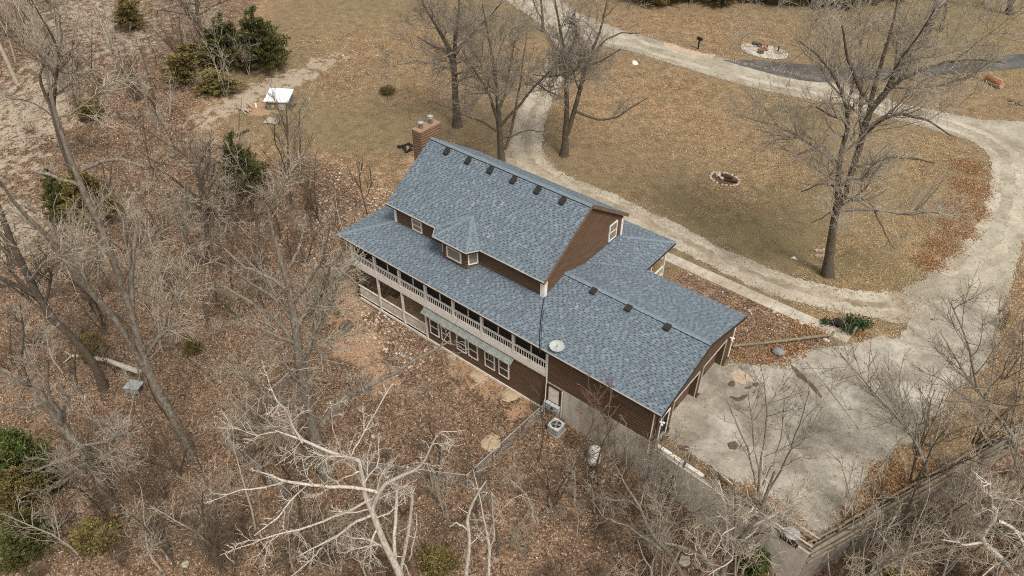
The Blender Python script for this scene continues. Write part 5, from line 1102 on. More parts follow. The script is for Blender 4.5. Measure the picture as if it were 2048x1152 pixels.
make_tree('bare_tree', 'dark leaning tree above the wire crate, trunk running out over the clearing', (208, 778), [[(208, 776, .29), (187, 727, .26), (151, 680, .24), (112, 646, .23), (78, 600, .22), (52, 544, .21), (26, 494, .19), (3, 430, .16), (-20, 370, .12)], [(70, 590, .14), (26, 570, .12), (-15, 550, .08)], [(26, 496, .12), (10, 470, .1), (-15, 450, .07)]], lv(WOOD, l0=dict(n=4)), (BARK_D, BARK_D, TWIG_M), 12, rs=1.0, merge=True)
make_tree('bare_tree', 'big dark trunk inside the chain-link corner with a dense pale twiggy crown', (652, 948), [
    [(652, 946, .48), (634, 894, .41), (621, 842, .38), (608, 777, .36), (600, 738, .34), (593, 702, .32), (588, 660, .26), (580, 610, .22), (570, 560, .18), (555, 510, .14), (540, 460, .09), (530, 410, .05)], [(645, 850, .26), (665, 815, .24), (690, 795, .22), (720, 778, .20), (760, 758, .17), (795, 742, .14), (830, 715, .11), (870, 695, .08), (900, 680, .05)],
    [(592, 690, .16), (560, 650, .14), (520, 620, .12), (480, 590, .08), (440, 570, .05)], [(588, 665, .16), (610, 620, .14), (640, 580, .11), (680, 545, .08), (720, 500, .05)], [(575, 580, .12), (540, 560, .10), (490, 540, .08), (450, 500, .05)], [(585, 640, .13), (550, 600, .11), (500, 570, .08), (440, 530, .05)], [(580, 610, .12), (620, 560, .10), (650, 510, .07), (660, 460, .04)], [(568, 550, .1), (600, 500, .08), (610, 450, .05)]], lv(BIG, l0=dict(n=5, lr=(.22, .48), rmin=.040), l1=dict(n=6, lr=(.35, .65), rmin=.023), l2=dict(n=5, rmin=.014), l3=dict(n=2, rmin=.010)), (BARK_M, BARK_M, TWIG_M), 13, rs=.85)
make_tree('dead_tree', 'bleached white dead tree with long bare forking limbs above the lower woods', None, [
    [(822, 1215, .30), (800, 1149, .26), (771, 1099, .23), (753, 1050, .20), (743, 1024, .18), (732, 1000, .15), (724, 980, .14), (727, 950, .13), (717, 925, .12), (693, 917, .11), (659, 909, .10), (636, 900, .09), (605, 885, .08), (573, 878, .05), (550, 866, .03)], [(745, 1020, .14), (757, 985, .14), (770, 970, .13), (800, 958, .11), (830, 945, .09), (850, 930, .08), (860, 905, .06), (870, 880, .05), (885, 860, .03)],
    [(757, 985, .12), (735, 978, .10), (700, 972, .11), (660, 972, .10), (610, 966, .09), (565, 962, .08), (540, 950, .05), (505, 941, .03)], [(565, 964, .06), (530, 972, .05), (480, 978, .045), (440, 992, .03), (412, 1000, .02)], [(742, 998, .09), (700, 1020, .08), (650, 1040, .07), (600, 1055, .06), (550, 1068, .05), (510, 1080, .04), (470, 1095, .03), (440, 1110, .02)],
    [(623, 959, .03), (592, 985, .05), (553, 1034, .05), (500, 1076, .03)], [(743, 1030, .10), (710, 1045, .09), (680, 1070, .08), (640, 1095, .06), (600, 1115, .03)], [(645, 1095, .06), (620, 1125, .05), (585, 1150, .03)], [(698, 917, .06), (712, 890, .05), (735, 852, .045), (760, 810, .04), (785, 770, .03)], [(605, 886, .06), (590, 860, .05), (575, 825, .05), (555, 800, .04), (540, 765, .03), (535, 745, .02)], [(685, 915, .05), (672, 885, .04), (660, 860, .04), (655, 820, .03), (650, 800, .02)]],
    [dict(n=8, t0=0.3, lr=(0.10, 0.34), ang=(30, 70), K=6, rf=0.45, up=-0.1, wig=0.25, rmin=0.022, lmax=2.4), dict(n=6, t0=0.2, lr=(0.3, 0.6), ang=(25, 60), K=4, rf=0.5, up=0.0, wig=0.25, rmin=0.015, lmax=1.3), dict(n=3, t0=0.3, lr=(0.3, 0.6), ang=(25, 60), K=3, rf=0.6, up=0.0, wig=0.2, rmin=0.011, lmax=.7)], DEAD, 14, base=tuple(gp(822, 1215)), merge=True)
make_tree('dead_tree', 'broken white dead snag with two bare poles beside the bleached tree', None, [[(806, 1200, .17), (800, 1140, .14), (812, 1080, .12), (818, 1045, .11), (822, 1000, .09), (821, 970, .06)], [(798, 1160, .15), (788, 1115, .14), (788, 1060, .13), (792, 1010, .12), (793, 972, .10)], [(818, 1120, .06), (830, 1070, .05), (828, 1030, .03)]],
    [dict(n=3, t0=0.3, lr=(0.06, 0.16), ang=(40, 80), K=4, rf=0.4, up=0.1, wig=0.3, rmin=0.012, lmax=1.0), dict(n=2, t0=.3, lr=(.3, .6), K=3, rmin=.008)], DEAD, 15, base=tuple(gp(806, 1200)), merge=True)
make_tree('dead_tree', 'pale dead tree with upright forked tops beyond the fence corner', None, [[(932, 1195, .17), (931, 1146, .15), (938, 1086, .13), (933, 1034, .11), (949, 992, .08), (970, 961, .04)], [(978, 1190, .13), (976, 1149, .12), (978, 1099, .11), (972, 1073, .10), (966, 1039, .07), (958, 1010, .05), (942, 935, .02)], [(980, 1095, .07), (990, 1060, .06), (988, 1020, .04), (983, 980, .02)], [(972, 1075, .05), (1000, 1030, .04), (1020, 1000, .03), (1055, 990, .02)], [(935, 1060, .06), (915, 1048, .05), (897, 1058, .03)]],
    [dict(n=5, t0=0.25, lr=(0.10, 0.3), ang=(30, 70), K=5, rf=0.45, up=0.2, wig=0.25, rmin=0.013, lmax=2), dict(n=4, t0=.2, lr=(.3, .6), K=4, rmin=.009, up=.1, wig=.2), dict(n=3, t0=.2, lr=(.3, .6), K=3, rmin=.007)], DEAD, 16, base=tuple(gp(950, 1195)), merge=True)
make_tree('bare_tree', 'pale forked tree against the concrete retaining wall', None, [[(1442, 1200, .27), (1445, 1150, .23), (1462, 1105, .20), (1496, 1065, .17), (1515, 1030, .15), (1528, 1008, .13), (1540, 975, .10), (1552, 940, .06)], [(1440, 1160, .18), (1418, 1115, .15), (1390, 1098, .12), (1360, 1085, .09), (1330, 1078, .06)], [(1465, 1100, .12), (1470, 1060, .10), (1468, 1010, .07), (1465, 970, .04)]], lv(WOOD, l0=dict(n=6), l1=dict(n=6)), (BARK_M, BARK_W, TWIG_M), 17, base=tuple(gp(1442, 1200)))
make_tree('bare_tree', 'slender pale leaning tree below the garage foundation', None, [[(1375, 1170, .18), (1340, 1110, .16), (1310, 1080, .14), (1290, 1050, .12), (1275, 1010, .10), (1255, 985, .07), (1240, 960, .04)], [(1325, 1100, .10), (1290, 1070, .08), (1255, 1045, .06), (1225, 1035, .04)]], lv(WOOD, l0=dict(n=8), l1=dict(n=6)), GREY, 18, base=tuple(gp(1375, 1170)), merge=True)
SAPL = [dict(n=11, t0=0.2, lr=(0.3, 0.55), ang=(18, 40), K=6, rf=0.6, up=0.35, wig=0.10, rmin=0.024), dict(n=7, t0=0.2, lr=(0.25, 0.5), ang=(20, 45), K=5, rf=0.6, up=0.3, wig=0.12, rmin=0.015), dict(n=5, t0=0.2, lr=(0.3, 0.6), ang=(20, 50), K=3, rf=0.6, up=0.2, wig=0.15, rmin=0.010)]
make_tree('sapling_tree', 'many-stemmed dark sapling growing on the wall strip in front of the apron', None, [[(1516, 1000, .14), (1520, 930, .11), (1528, 880, .09), (1535, 820, .07), (1530, 755, .03)], [(1512, 975, .10), (1495, 900, .08), (1470, 850, .06), (1445, 800, .03)], [(1535, 985, .10), (1560, 940, .09), (1580, 895, .07), (1600, 840, .05), (1618, 780, .03)], [(1525, 970, .09), (1550, 920, .07), (1565, 860, .05), (1570, 780, .03)], [(1518, 940, .07), (1505, 880, .06), (1500, 820, .04), (1490, 750, .02)]], lv(SAPL, l0=dict(n=8, rmin=.018), l1=dict(rmin=.011), l2=dict(rmin=.008)), (BARK_L, BARK_L, TWIG_D), 19, base=(12.05, 0.45, 0.0), rs=.56)
make_tree('bare_tree', 'leaning bare tree by the log-rail wall reaching over the apron', None, [[(1858, 948, .18), (1845, 915, .15), (1823, 865, .13), (1790, 825, .11), (1755, 785, .09), (1720, 745, .06), (1685, 705, .04)], [(1840, 905, .10), (1838, 870, .09), (1825, 820, .07), (1810, 780, .04)], [(1823, 868, .08), (1785, 850, .07), (1740, 830, .05), (1690, 815, .03)]], lv(SAPL, l0=dict(n=9, up=.1), l1=dict(up=.1)), (BARK_L, BARK_L, TWIG_M), 20, rs=.6, base=tuple(Vector(un(1858, 950, 0))))
make_tree('bare_tree', 'tall leaning bare tree at the apron edge by the brick-red scrap', None, [[(2035, 885, .22), (2010, 850, .18), (1975, 810, .15), (1955, 780, .13), (1945, 740, .11), (1935, 690, .09), (1915, 640, .06), (1895, 600, .04)], [(1960, 790, .10), (1930, 745, .09), (1905, 700, .06), (1880, 660, .04)], [(2020, 860, .10), (2040, 760, .08), (2045, 700, .06), (2048, 630, .03)], [(1985, 820, .1), (1940, 800, .08), (1890, 760, .06), (1840, 740, .03)]], lv(SAPL, l0=dict(n=9, up=.1), l1=dict(up=.1)), (BARK_L, BARK_L, TWIG_M), 21, rs=.6, base=tuple(Vector(un(2035, 888, 0))))
make_tree('dead_tree', 'crooked white dead tree outside the log-rail wall', None, [[(2070, 1190, .22), (2030, 1150, .19), (2000, 1115, .18), (1970, 1090, .17), (1962, 1068, .16), (1985, 1045, .14), (1992, 1015, .12), (1975, 1005, .06)], [(1995, 1042, .12), (2030, 1065, .11), (2070, 1085, .09)], [(1968, 1085, .10), (1930, 1090, .08), (1880, 1080, .05)], [(1988, 1020, .08), (1975, 980, .06), (1985, 955, .03)]], lv(WOOD, l0=dict(n=5, lmax=3), l1=dict(n=5)), (BARK_W, BARK_W, TWIG_M), 22, base=tuple(gp(2070, 1190)))
make_tree('red_sapling', 'slim reddish sapling growing in front of the garage side wall', (1216, 914), [[(1216, 912, .075), (1217, 870, .06), (1216, 840, .05), (1222, 800, .035), (1225, 760, .02)], [(1217, 845, .035), (1195, 800, .03), (1180, 765, .015)], [(1217, 835, .035), (1250, 800, .025), (1275, 785, .012)]], lv(SAPL, l0=dict(n=9, rmin=.018), l1=dict(n=6, rmin=.011), l2=dict(n=3, rmin=.008)), (BARK_M, TWIG_R, TWIG_R), 23, merge=True)
make_tree('sapling_tree', 'thin bare sapling beside the deck corner on the clay bank', (735, 430), [[(735, 428, .07), (726, 395, .06), (720, 360, .045), (728, 325, .02)], [(728, 400, .04), (745, 365, .03), (742, 330, .015)]], lv(SAPL, l1=dict(n=5), l2=dict(n=4)), (BARK_D, BARK_D, TWIG_D), 24)
make_tree('bare_tree', 'dark slender tree between the rubble bank and the well house', (586, 420), [[(586, 418, .18), (578, 380, .15), (574, 345, .12), (576, 300, .10), (575, 250, .07), (572, 205, .04)], [(575, 350, .10), (562, 320, .08), (550, 290, .06), (545, 250, .03)], [(577, 375, .06), (600, 345, .05), (618, 310, .03)]], lv(SAPL, l0=dict(n=8)), (BARK_D, BARK_D, TWIG_D), 25)
make_tree('bare_tree', 'dark-stemmed tree standing alone in the open litter of the upper woods', (384, 548), [[(384, 545, .15), (376, 490, .14), (366, 455, .12), (355, 425, .09), (335, 385, .05)], [(366, 455, .07), (372, 420, .06), (370, 380, .03)], [(378, 510, .06), (350, 525, .05), (325, 550, .03)]], lv(WOOD, l0=dict(n=5)), GREY, 26)
make_tree('bare_tree', 'grey leaning tree in the middle woods with a long arching crown', (414, 510), [[(415, 508, .22), (412, 440, .20), (405, 400, .18), (398, 340, .15), (375, 310, .13), (340, 290, .10), (300, 265, .06), (270, 235, .04)], [(402, 355, .10), (415, 320, .09), (420, 280, .05)], [(405, 400, .11), (375, 380, .10), (340, 350, .08), (300, 330, .05)], [(410, 450, .09), (440, 420, .07), (470, 400, .04)]], lv(WOOD, l0=dict(n=5), l1=dict(n=6)), (BARK_D, BARK_D, TWIG_M), 27, rs=.95)
make_tree('bare_tree', 'dark forked tree over the pale clearing next to the utility pole', (142, 345), [[(142, 340, .22), (122, 287, .20), (110, 240, .18), (104, 215, .17), (85, 180, .14), (78, 155, .12), (88, 130, .10), (100, 100, .06)], [(108, 212, .15), (112, 150, .14), (118, 110, .12), (105, 75, .10), (85, 40, .06), (60, 0, .04)], [(118, 112, .10), (124, 70, .08), (120, 30, .05)], [(110, 150, .08), (140, 120, .07), (150, 80, .04)], [(112, 150, .08), (80, 120, .07), (40, 90, .05), (0, 60, .03)]], lv(WOOD, l0=dict(n=5), l1=dict(n=6)), (BARK_D, BARK_D, TWIG_M), 28, rs=1.0)

# ---- repeated saplings and shrubs: a few models, copied
def proto(kind, seed):
    rg = np.random.default_rng(seed); S, R = [], []
    n = {'sap': 1, 'multi': 4, 'shrub': 9}[kind]; h = {'sap': 6.0, 'multi': 5.0, 'shrub': 1.7}[kind]
    for i in range(n):
        a = rg.uniform(0, 6.28); lean = rg.uniform(0.02, 0.12) if kind == 'sap' else rg.uniform(0.1, 0.45) if kind == 'multi' else rg.uniform(0.3, 1.1); L = h*rg.uniform(.7, 1.1); k = 9; P = np.zeros((k, 3)); d = np.array([math.cos(a)*lean, math.sin(a)*lean, 1.0])
        P[0] = [rg.normal(0, .08), rg.normal(0, .08), -.15]
        for j in range(1, k):
            d = d+rg.normal(0, .09, 3); d /= np.linalg.norm(d); P[j] = P[j-1]+d*L/(k-1)
        S.append(P); r0 = {'sap': .075, 'multi': .05, 'shrub': .016}[kind]*rg.uniform(.7, 1.1); R.append(np.linspace(r0, r0*.25, k))
    S, R = np.array(S), np.array(R)
    if kind == 'shrub': L_ = [dict(n=7, t0=.2, lr=(.3, .6), ang=(20, 55), K=5, rf=.6, up=.15, wig=.2, rmin=.008), dict(n=5, t0=.2, lr=(.3, .6), ang=(20, 60), K=3, rf=.7, up=.1, wig=.2, rmin=.006)]
    else: L_ = [dict(n=9 if kind == 'sap' else 5, t0=.22, lr=(.25, .55), ang=(25, 55), K=6, rf=.55, up=.35, wig=.16, rmin=.020), dict(n=5, t0=.2, lr=(.3, .65), ang=(25, 55), K=4, rf=.6, up=.2, wig=.2, rmin=.0105), dict(n=3, t0=.2, lr=(.3, .6), ang=(25, 60), K=3, rf=.7, up=.1, wig=.2, rmin=.0075)]
    P, Q = S, R; tw = []
    for l in L_: P, Q = spawn(rg, P, Q, **l); tw.append(tubes(P, Q, 3))
    return tubes(S, R, 6), join(tw)
PR = {}
def two_mat(parts2, m1, m2, name):
    v, f = join(parts2); me = np_mesh(name, v, f, m1, smooth=True); me.materials.append(m2)
    me.polygons.foreach_set('material_index', np.where(np.arange(len(f)) < len(parts2[0][1]), 0, 1).astype(np.int32)); return me
for kind in ('sap', 'multi', 'shrub'):
    for v_ in range(3):
        pp = proto(kind, 100+v_+{'sap': 0, 'multi': 10, 'shrub': 20}[kind])
        for cm_, mats in (('g', (BARK_P, TWIG_M)), ('b', (BARK_D, TWIG_B))): PR[kind, v_, cm_] = two_mat(pp, mats[0], mats[1], 'bare_'+kind)
LAND = [((273, 782), 'the wire crate'), ((48, 950), 'the bright green cedar'), ((455, 893), 'the chain-link corner'), ((690, 1010), 'the bleached white dead tree'), ((935, 975), 'the end of the long chain-link run'), ((1190, 930), 'the propane tank'), ((1420, 1080), 'the concrete retaining wall'), ((1800, 1060), 'the log-rail wall'),
        ((640, 440), 'the rubble bank'), ((34, 166), 'the utility pole'), ((560, 260), 'the well house'), ((382, 908), 'the three-stemmed tree'), ((226, 1012), 'the thick leaning tree'), ((208, 776), 'the dark leaning tree'), ((195, 452), 'the wide olive cedar'), ((494, 402), 'the lone dark cedar'), ((414, 508), 'the grey arching tree'), ((652, 946), 'the big dark trunk'),
        ((142, 340), 'the dark forked tree'), ((388, 165), 'the olive cedar under the forked oak'), ((693, 655), 'the round stump'), ((320, 1040), 'the black rotting log'), ((1370, 1170), 'the slender pale leaning tree'), ((1960, 1080), 'the crooked white tree'), ((392, 705), 'the tiny juniper'), ((185, 235), 'the juniper by the clearing'), ((875, 1138), 'the olive juniper between the dead trees')]
LAND = [(gp(*q), n) for q, n in LAND]
def near(p):
    return min(LAND, key=lambda l: (l[0].x-p.x)**2+(l[0].y-p.y)**2)[1]
LBL = {('sap', 'g'): ('grey_sapling', 'thin grey bare sapling near '), ('sap', 'b'): ('brown_sapling', 'thin brown bare sapling near '), ('multi', 'g'): ('stem_clump', 'clump of pale bare stems near '), ('multi', 'b'): ('stem_clump', 'clump of brown bare stems near '),
       ('shrub', 'g'): ('bare_shrub', 'low grey twiggy shrub near '), ('shrub', 'b'): ('bare_shrub', 'low brown twiggy shrub near ')}
def plant(kind, v_, cm_, p, s, rz, override=None):
    if override: nm, lb, gr = override
    else: nm, lb = LBL[kind, cm_]; n_ = near(p); lb = lb+n_; gr = {'sap': 'saplings', 'multi': 'stem clumps', 'shrub': 'shrubs'}[kind]+' near '+n_
    tag(new_obj(nm, PR[kind, v_, cm_], None, p, (0, 0, rz), (s, s, s*rq.uniform(.85, 1.15))), lb, 'shrub' if kind == 'shrub' else 'tree', gr)
rq = random.Random(12)
def blocked(p):
    if -22.6 < p.x < 5.3 and p.y > -.5: return True
    if p.x > 4.5 and min(float(sdist(p.x, p.y, WA0, WA1)), float(sdist(p.x, p.y, WA1, WB1))) > -.5: return True
    if -19 < p.x < -2 and -9 < p.y < .3: return rq.random() < .8
    return False
zones = [((0, 640), (110, 700), 64), ((0, 520), (560, 1150), 50), ((300, 1330), (900, 1190), 70), ((1640, 2048), (1010, 1190), 30), ((150, 440), (90, 260), 30), ((420, 700), (430, 640), 34), ((0, 150), (0, 180), 12)]
for (xr, yr_, n) in zones:
    for i in range(n):
        px, py = rq.uniform(*xr), rq.uniform(*yr_)
        if px > 450 and py < 300: continue
        if px < 60 and 200 < py < 560: continue
        p = gp(px, py)
        if blocked(p): continue
        k = rq.random(); kind = 'sap' if k < .62 else 'multi' if k < .78 else 'shrub'
        plant(kind, rq.randrange(3), 'g' if rq.random() < .45 else 'b', p, rq.uniform(.6, 1.45), rq.uniform(0, 6.3))
for i in range(70):
    px, py = (rq.uniform(0, 640), rq.uniform(150, 1150)) if i < 38 else (rq.uniform(560, 1320), rq.uniform(880, 1180))
    if px > 400 and py < 420: continue
    p = gp(px, py)
    if not blocked(p): plant('shrub', rq.randrange(3), 'g' if rq.random() < .25 else 'b', p, rq.uniform(.6, 1.2), rq.uniform(0, 6.3))
for i, (px, py, k, c) in enumerate([(1235, 930, 'multi', 'b'), (1290, 985, 'multi', 'g'), (1150, 880, 'shrub', 'b'), (1075, 812, 'shrub', 'b'), (1330, 1015, 'multi', 'b'), (1370, 1060, 'multi', 'b')]):
    p = gp(px, py+6); p.y = min(p.y, .05); p.z = float(H(p.x, p.y)); plant(k, i % 3, c, p, .55 if k == 'multi' else .9, i, ('wall_shrub', 'bare twiggy brush growing along the foot of the concrete foundation', 'brush along the foundation'))
for i in range(38):
    px = rq.uniform(1640, 2048) if i < 24 else rq.uniform(1300, 1640); f_ = (px-1640)/408; py = rq.uniform(1150-f_*170, 1185) if i < 24 else rq.uniform(1010+(px-1300)*.33, 1180)
    p = gp(px, py)
    if not blocked(p): plant('multi' if i % 2 else 'sap', i % 3, 'g' if i % 4 else 'b', p, rq.uniform(.9, 1.6), i*2.1, ('wall_brush', 'pale tangled brush below the outer face of the apron walls', 'brush below the apron walls'))
for i, (px, py) in enumerate([(1985, 700), (2010, 760), (2030, 690), (1900, 880), (1960, 850), (1995, 905), (1930, 930), (1780, 1010), (2035, 800), (1690, 1050), (1755, 1005), (1825, 965), (1895, 925), (1950, 890), (2015, 850), (1860, 900), (2000, 660)]):
    q = un(px, py, 0); plant('multi' if i % 2 else 'shrub', i % 3, 'b' if i % 3 else 'g', Vector((q[0], q[1], float(H(q[0], q[1])))), rq.uniform(.8, 1.3), i, ('verge_brush', 'bare twiggy brush on the strip between apron and log-rail wall', 'brush beside the apron'))
for i in range(16): plant('multi' if i % 3 else 'sap', i % 3, 'g', gp(rq.uniform(0, 260), rq.uniform(20, 240)), rq.uniform(1.5, 2.2), i*1.7, ('clearing_tree', 'tall pale bare stems crowding the edge of the sandy clearing', 'pale trees by the clearing'))
for i in range(9): plant('multi', i % 3, 'g' if i % 2 else 'b', gp(rq.uniform(360, 520), rq.uniform(130, 200)), rq.uniform(.9, 1.4), i*1.1, ('cedar_brush', 'bare brush tangled round the cedars near the well house', 'brush round the cedars'))
for i, (px, py) in enumerate([(775, 200), (620, 410)]): plant('sap' if i == 0 else 'multi', i, 'b', gp(px, py), .55, i, ('lawn_sapling', ['thin sapling over the green shrub on the upper lawn', 'small clump of dark stems beside the slender tree by the rubble bank'][i], 'lawn saplings'))

# ---- evergreens
def cedar_mesh(name, h, r, seed, cols, n=2600, low_=0.03):
    rg = np.random.default_rng(seed); nb = 260; n = int(n*2.6)
    ns_ = 6; sa = rg.uniform(0, 6.28, ns_); sr = r*.42*np.sqrt(rg.random(ns_)); sr[0] = 0; sh_ = h*rg.uniform(.62, .92, ns_); sh_[0] = h
    sp_ = rg.integers(0, ns_, nb); f = rg.uniform(low_, .98, nb); az = rg.uniform(0, 6.283, nb); br = r*.72*np.clip(1.03-f, 0, 1)**.8*np.clip(.65+f*2, 0, 1)*rg.uniform(.55, 1.2, nb)
    k = rg.integers(0, nb, n); t = rg.uniform(.2, 1.0, n)**.7
    ctr = np.stack([np.cos(sa[sp_[k]])*sr[sp_[k]]+np.cos(az[k])*br[k]*t, np.sin(sa[sp_[k]])*sr[sp_[k]]+np.sin(az[k])*br[k]*t, f[k]*sh_[sp_[k]]*.88+t*br[k]*.45], -1)+rg.normal(0, .09, (n, 3))
    out = np.stack([np.cos(az[k])*.8, np.sin(az[k])*.8, np.full(n, 1.1)], -1)
    V, F, C = [], [], []
    base = np.array(cols[0])*np.ones((n, 1)); pick = np.clip(rg.random(nb)[k]*.7+rg.random(n)*.4, 0, .999); base = np.where((pick < .45)[:, None], np.array(cols[0]), np.where((pick < .8)[:, None], np.array(cols[1]), np.array(cols[2])))*rg.uniform(.75, 1.25, (n, 1))
    for j in range(3):
        d = out+rg.normal(0, .55, (n, 3)); d /= np.linalg.norm(d, axis=1, keepdims=True); s = np.cross(d, rg.normal(size=(n, 3))); s /= np.linalg.norm(s, axis=1, keepdims=True); L = rg.uniform(.09, .24, (n, 1)); wd = L*.28
        V.append(np.stack([ctr-s*wd*.5, ctr+s*wd*.5, ctr+d*L*.6+s*wd, ctr+d*L], 1)); C.append(base*rg.uniform(.85, 1.15, (n, 1)))
    V = np.concatenate(V); M = len(V); return np_mesh(name, V.reshape(-1, 3), np.arange(M*4).reshape(M, 4), FOLI, np.concatenate(C))
G1 = [(.105, .108, .036), (.155, .148, .05), (.07, .074, .03)]; G2 = [(.18, .155, .055), (.25, .20, .07), (.28, .18, .075)]; G3 = [(.12, .155, .042), (.18, .20, .06), (.09, .11, .036)]
CM = [cedar_mesh('crown_dark', 6, 2.4, 1, G1, 3400), cedar_mesh('crown_olive', 5.5, 2.4, 2, G2, 3000), cedar_mesh('crown_green', 5, 2.3, 3, G3, 3400), cedar_mesh('crown_low', 2.2, 1.4, 4, G2, 1300)]
_m = MB(); _m.tube([(0, 0, -.2), (0, 0, 2.5), (0.05, 0, 5.0)], [.16, .10, .02], 8); CT = _m.mesh('cedar_trunk', BARK_D)
def cedar(px, py, v_, s, sz, label, name='cedar_tree', group=None, p=None):
    p = p or gp(px, py); t_ = thing(name, label, 'tree', p, group); t_.scale = (s, s, sz); t_.rotation_euler = (0, 0, px*.37); new_obj('trunk', CT, t_, scale=(1, 1, .42) if v_ == 3 else (1, 1, 1)); new_obj('crown', CM[v_], t_)
cedar(528, 140, 0, 1.75, 1.35, 'largest dark green cedar at the end of the tree line above the well house'); cedar(462, 140, 0, 1.6, 1.2, 'dark cedar wedged between the largest cedar and the forked oak'); cedar(385, 165, 1, 1.5, .9, 'olive cedar half hidden by pale bare stems below the forked oak'); cedar(440, 180, 1, 1.5, .45, 'low brownish cedar at the foot of the tree line near the well house')
cedar(195, 452, 1, 1.25, 1.25, 'wide olive cedar behind the tall three-stemmed tree'); cedar(135, 440, 0, .9, 1.0, 'narrow dark cedar beside the wide olive cedar'); cedar(494, 402, 0, 1.25, 1.3, 'lone dark cedar behind the twiggy crown near the rubble bank')
cedar(48, 950, 2, 1.05, 1.0, 'bright green cedar at the foot of the thick leaning tree'); cedar(62, 1030, 1, .85, .9, 'rust-tinged cedar next to the bright green cedar'); cedar(75, 1105, 0, .9, .7, 'low dark green cedar downhill of the rust-tinged cedar'); cedar(100, 985, 0, .6, .7, 'small dark cedar squeezed between the two bigger cedars')
cedar(205, 1085, 3, 1.2, .9, 'low olive juniper mat among pale arching stems', 'juniper_bush'); cedar(192, 715, 3, .9, 1.1, 'small green juniper at the foot of the dark leaning tree', 'juniper_bush'); cedar(392, 705, 3, .6, .7, 'tiny green juniper in the litter under the twiggy crown', 'juniper_bush'); cedar(1500, 1150, 2, .55, .6, 'small green cedar under the pale forked tree by the concrete wall')
cedar(875, 1138, 3, .9, .9, 'olive juniper between the white dead trees', 'juniper_bush'); cedar(268, 58, 1, 1.3, .9, 'rusty olive cedar at the edge of the pale clearing'); cedar(1750, 1165, 3, .8, .8, 'small dark juniper below the log-rail wall', 'juniper_bush'); cedar(775, 188, 3, .75, .45, 'small green shrub in a pale grass patch on the upper lawn', 'green_shrub'); cedar(185, 235, 3, 1.3, 1.0, 'low green juniper under pale stems by the clearing', 'juniper_bush'); cedar(400, 430, 3, 1.0, 1.0, 'dull green juniper beside the grey leaning tree', 'juniper_bush')
for i in range(15):
    px = 1275+i*36+rq.uniform(-8, 8); py = 6+6*math.sin(i*1.7)+(8 if 1600 < px < 1720 else 0); cedar(px, py, i % 2, rq.uniform(1.0, 1.4), rq.uniform(.9, 1.2), 'dark cedar in the hedge row past the far lawn', 'hedge_cedar', 'cedars of the far hedge row')
for i in range(16):
    px = 1290+i*45+rq.uniform(-10, 10); p = gp(px, 2+rq.uniform(-8, 14)); plant('multi' if i % 3 else 'sap', i % 3, 'b' if i % 2 else 'g', p, rq.uniform(1.0, 1.6), i, ('hedge_tree', 'bare brush tree standing in the far hedge row', 'bare trees of the far hedge row'))
# leafy green plants by the sidewalk
def leafy(p, label, s, seed):
    rg = np.random.default_rng(seed); n = 140; c = rg.normal(0, .22, (n, 3))*np.array([1, 1, .45])+np.array([0, 0, .22]); d = rg.normal(size=(n, 3)); d[:, 2] = abs(d[:, 2])*.6; d /= np.linalg.norm(d, axis=1, keepdims=True); e = np.cross(d, rg.normal(size=(n, 3))); e /= np.linalg.norm(e, axis=1, keepdims=True); L = .17; V = np.stack([c, c+d*L*.5+e*L*.3, c+d*L, c+d*L*.5-e*L*.3], 1)*s
    col = np.array([.03, .06, .02])*rg.uniform(.6, 1.6, (n, 1)); t_ = thing('leafy_plant', label, 'plant', p); new_obj('leaves', np_mesh('leaves', V.reshape(-1, 3), np.arange(n*4).reshape(n, 4), FOLI, col), t_)
    m = MB()
    for a in range(5): m.tube([(0, 0, -.03), (math.cos(a*1.3)*.12*s, math.sin(a*1.3)*.12*s, .3*s)], .012, 5)
    new_obj('stems', m.mesh('stems', BARK_D), t_)
for i, (px, py, s, l) in enumerate([(1650, 648, .9, 'small dark green plant left of the black planter by the sidewalk edge'), (1692, 662, 1.3, 'green leafy plant between the black planter and the leaning post'), (1712, 655, 1.5, 'largest green leafy plant by the leaning post at the walk end'), (1730, 652, 1.0, 'outermost green leafy plant beyond the leaning post'), (1700, 645, 1.0, 'small green leafy plant behind the largest plant by the walk end')]): leafy(gp(px, py), l, s, 50+i)

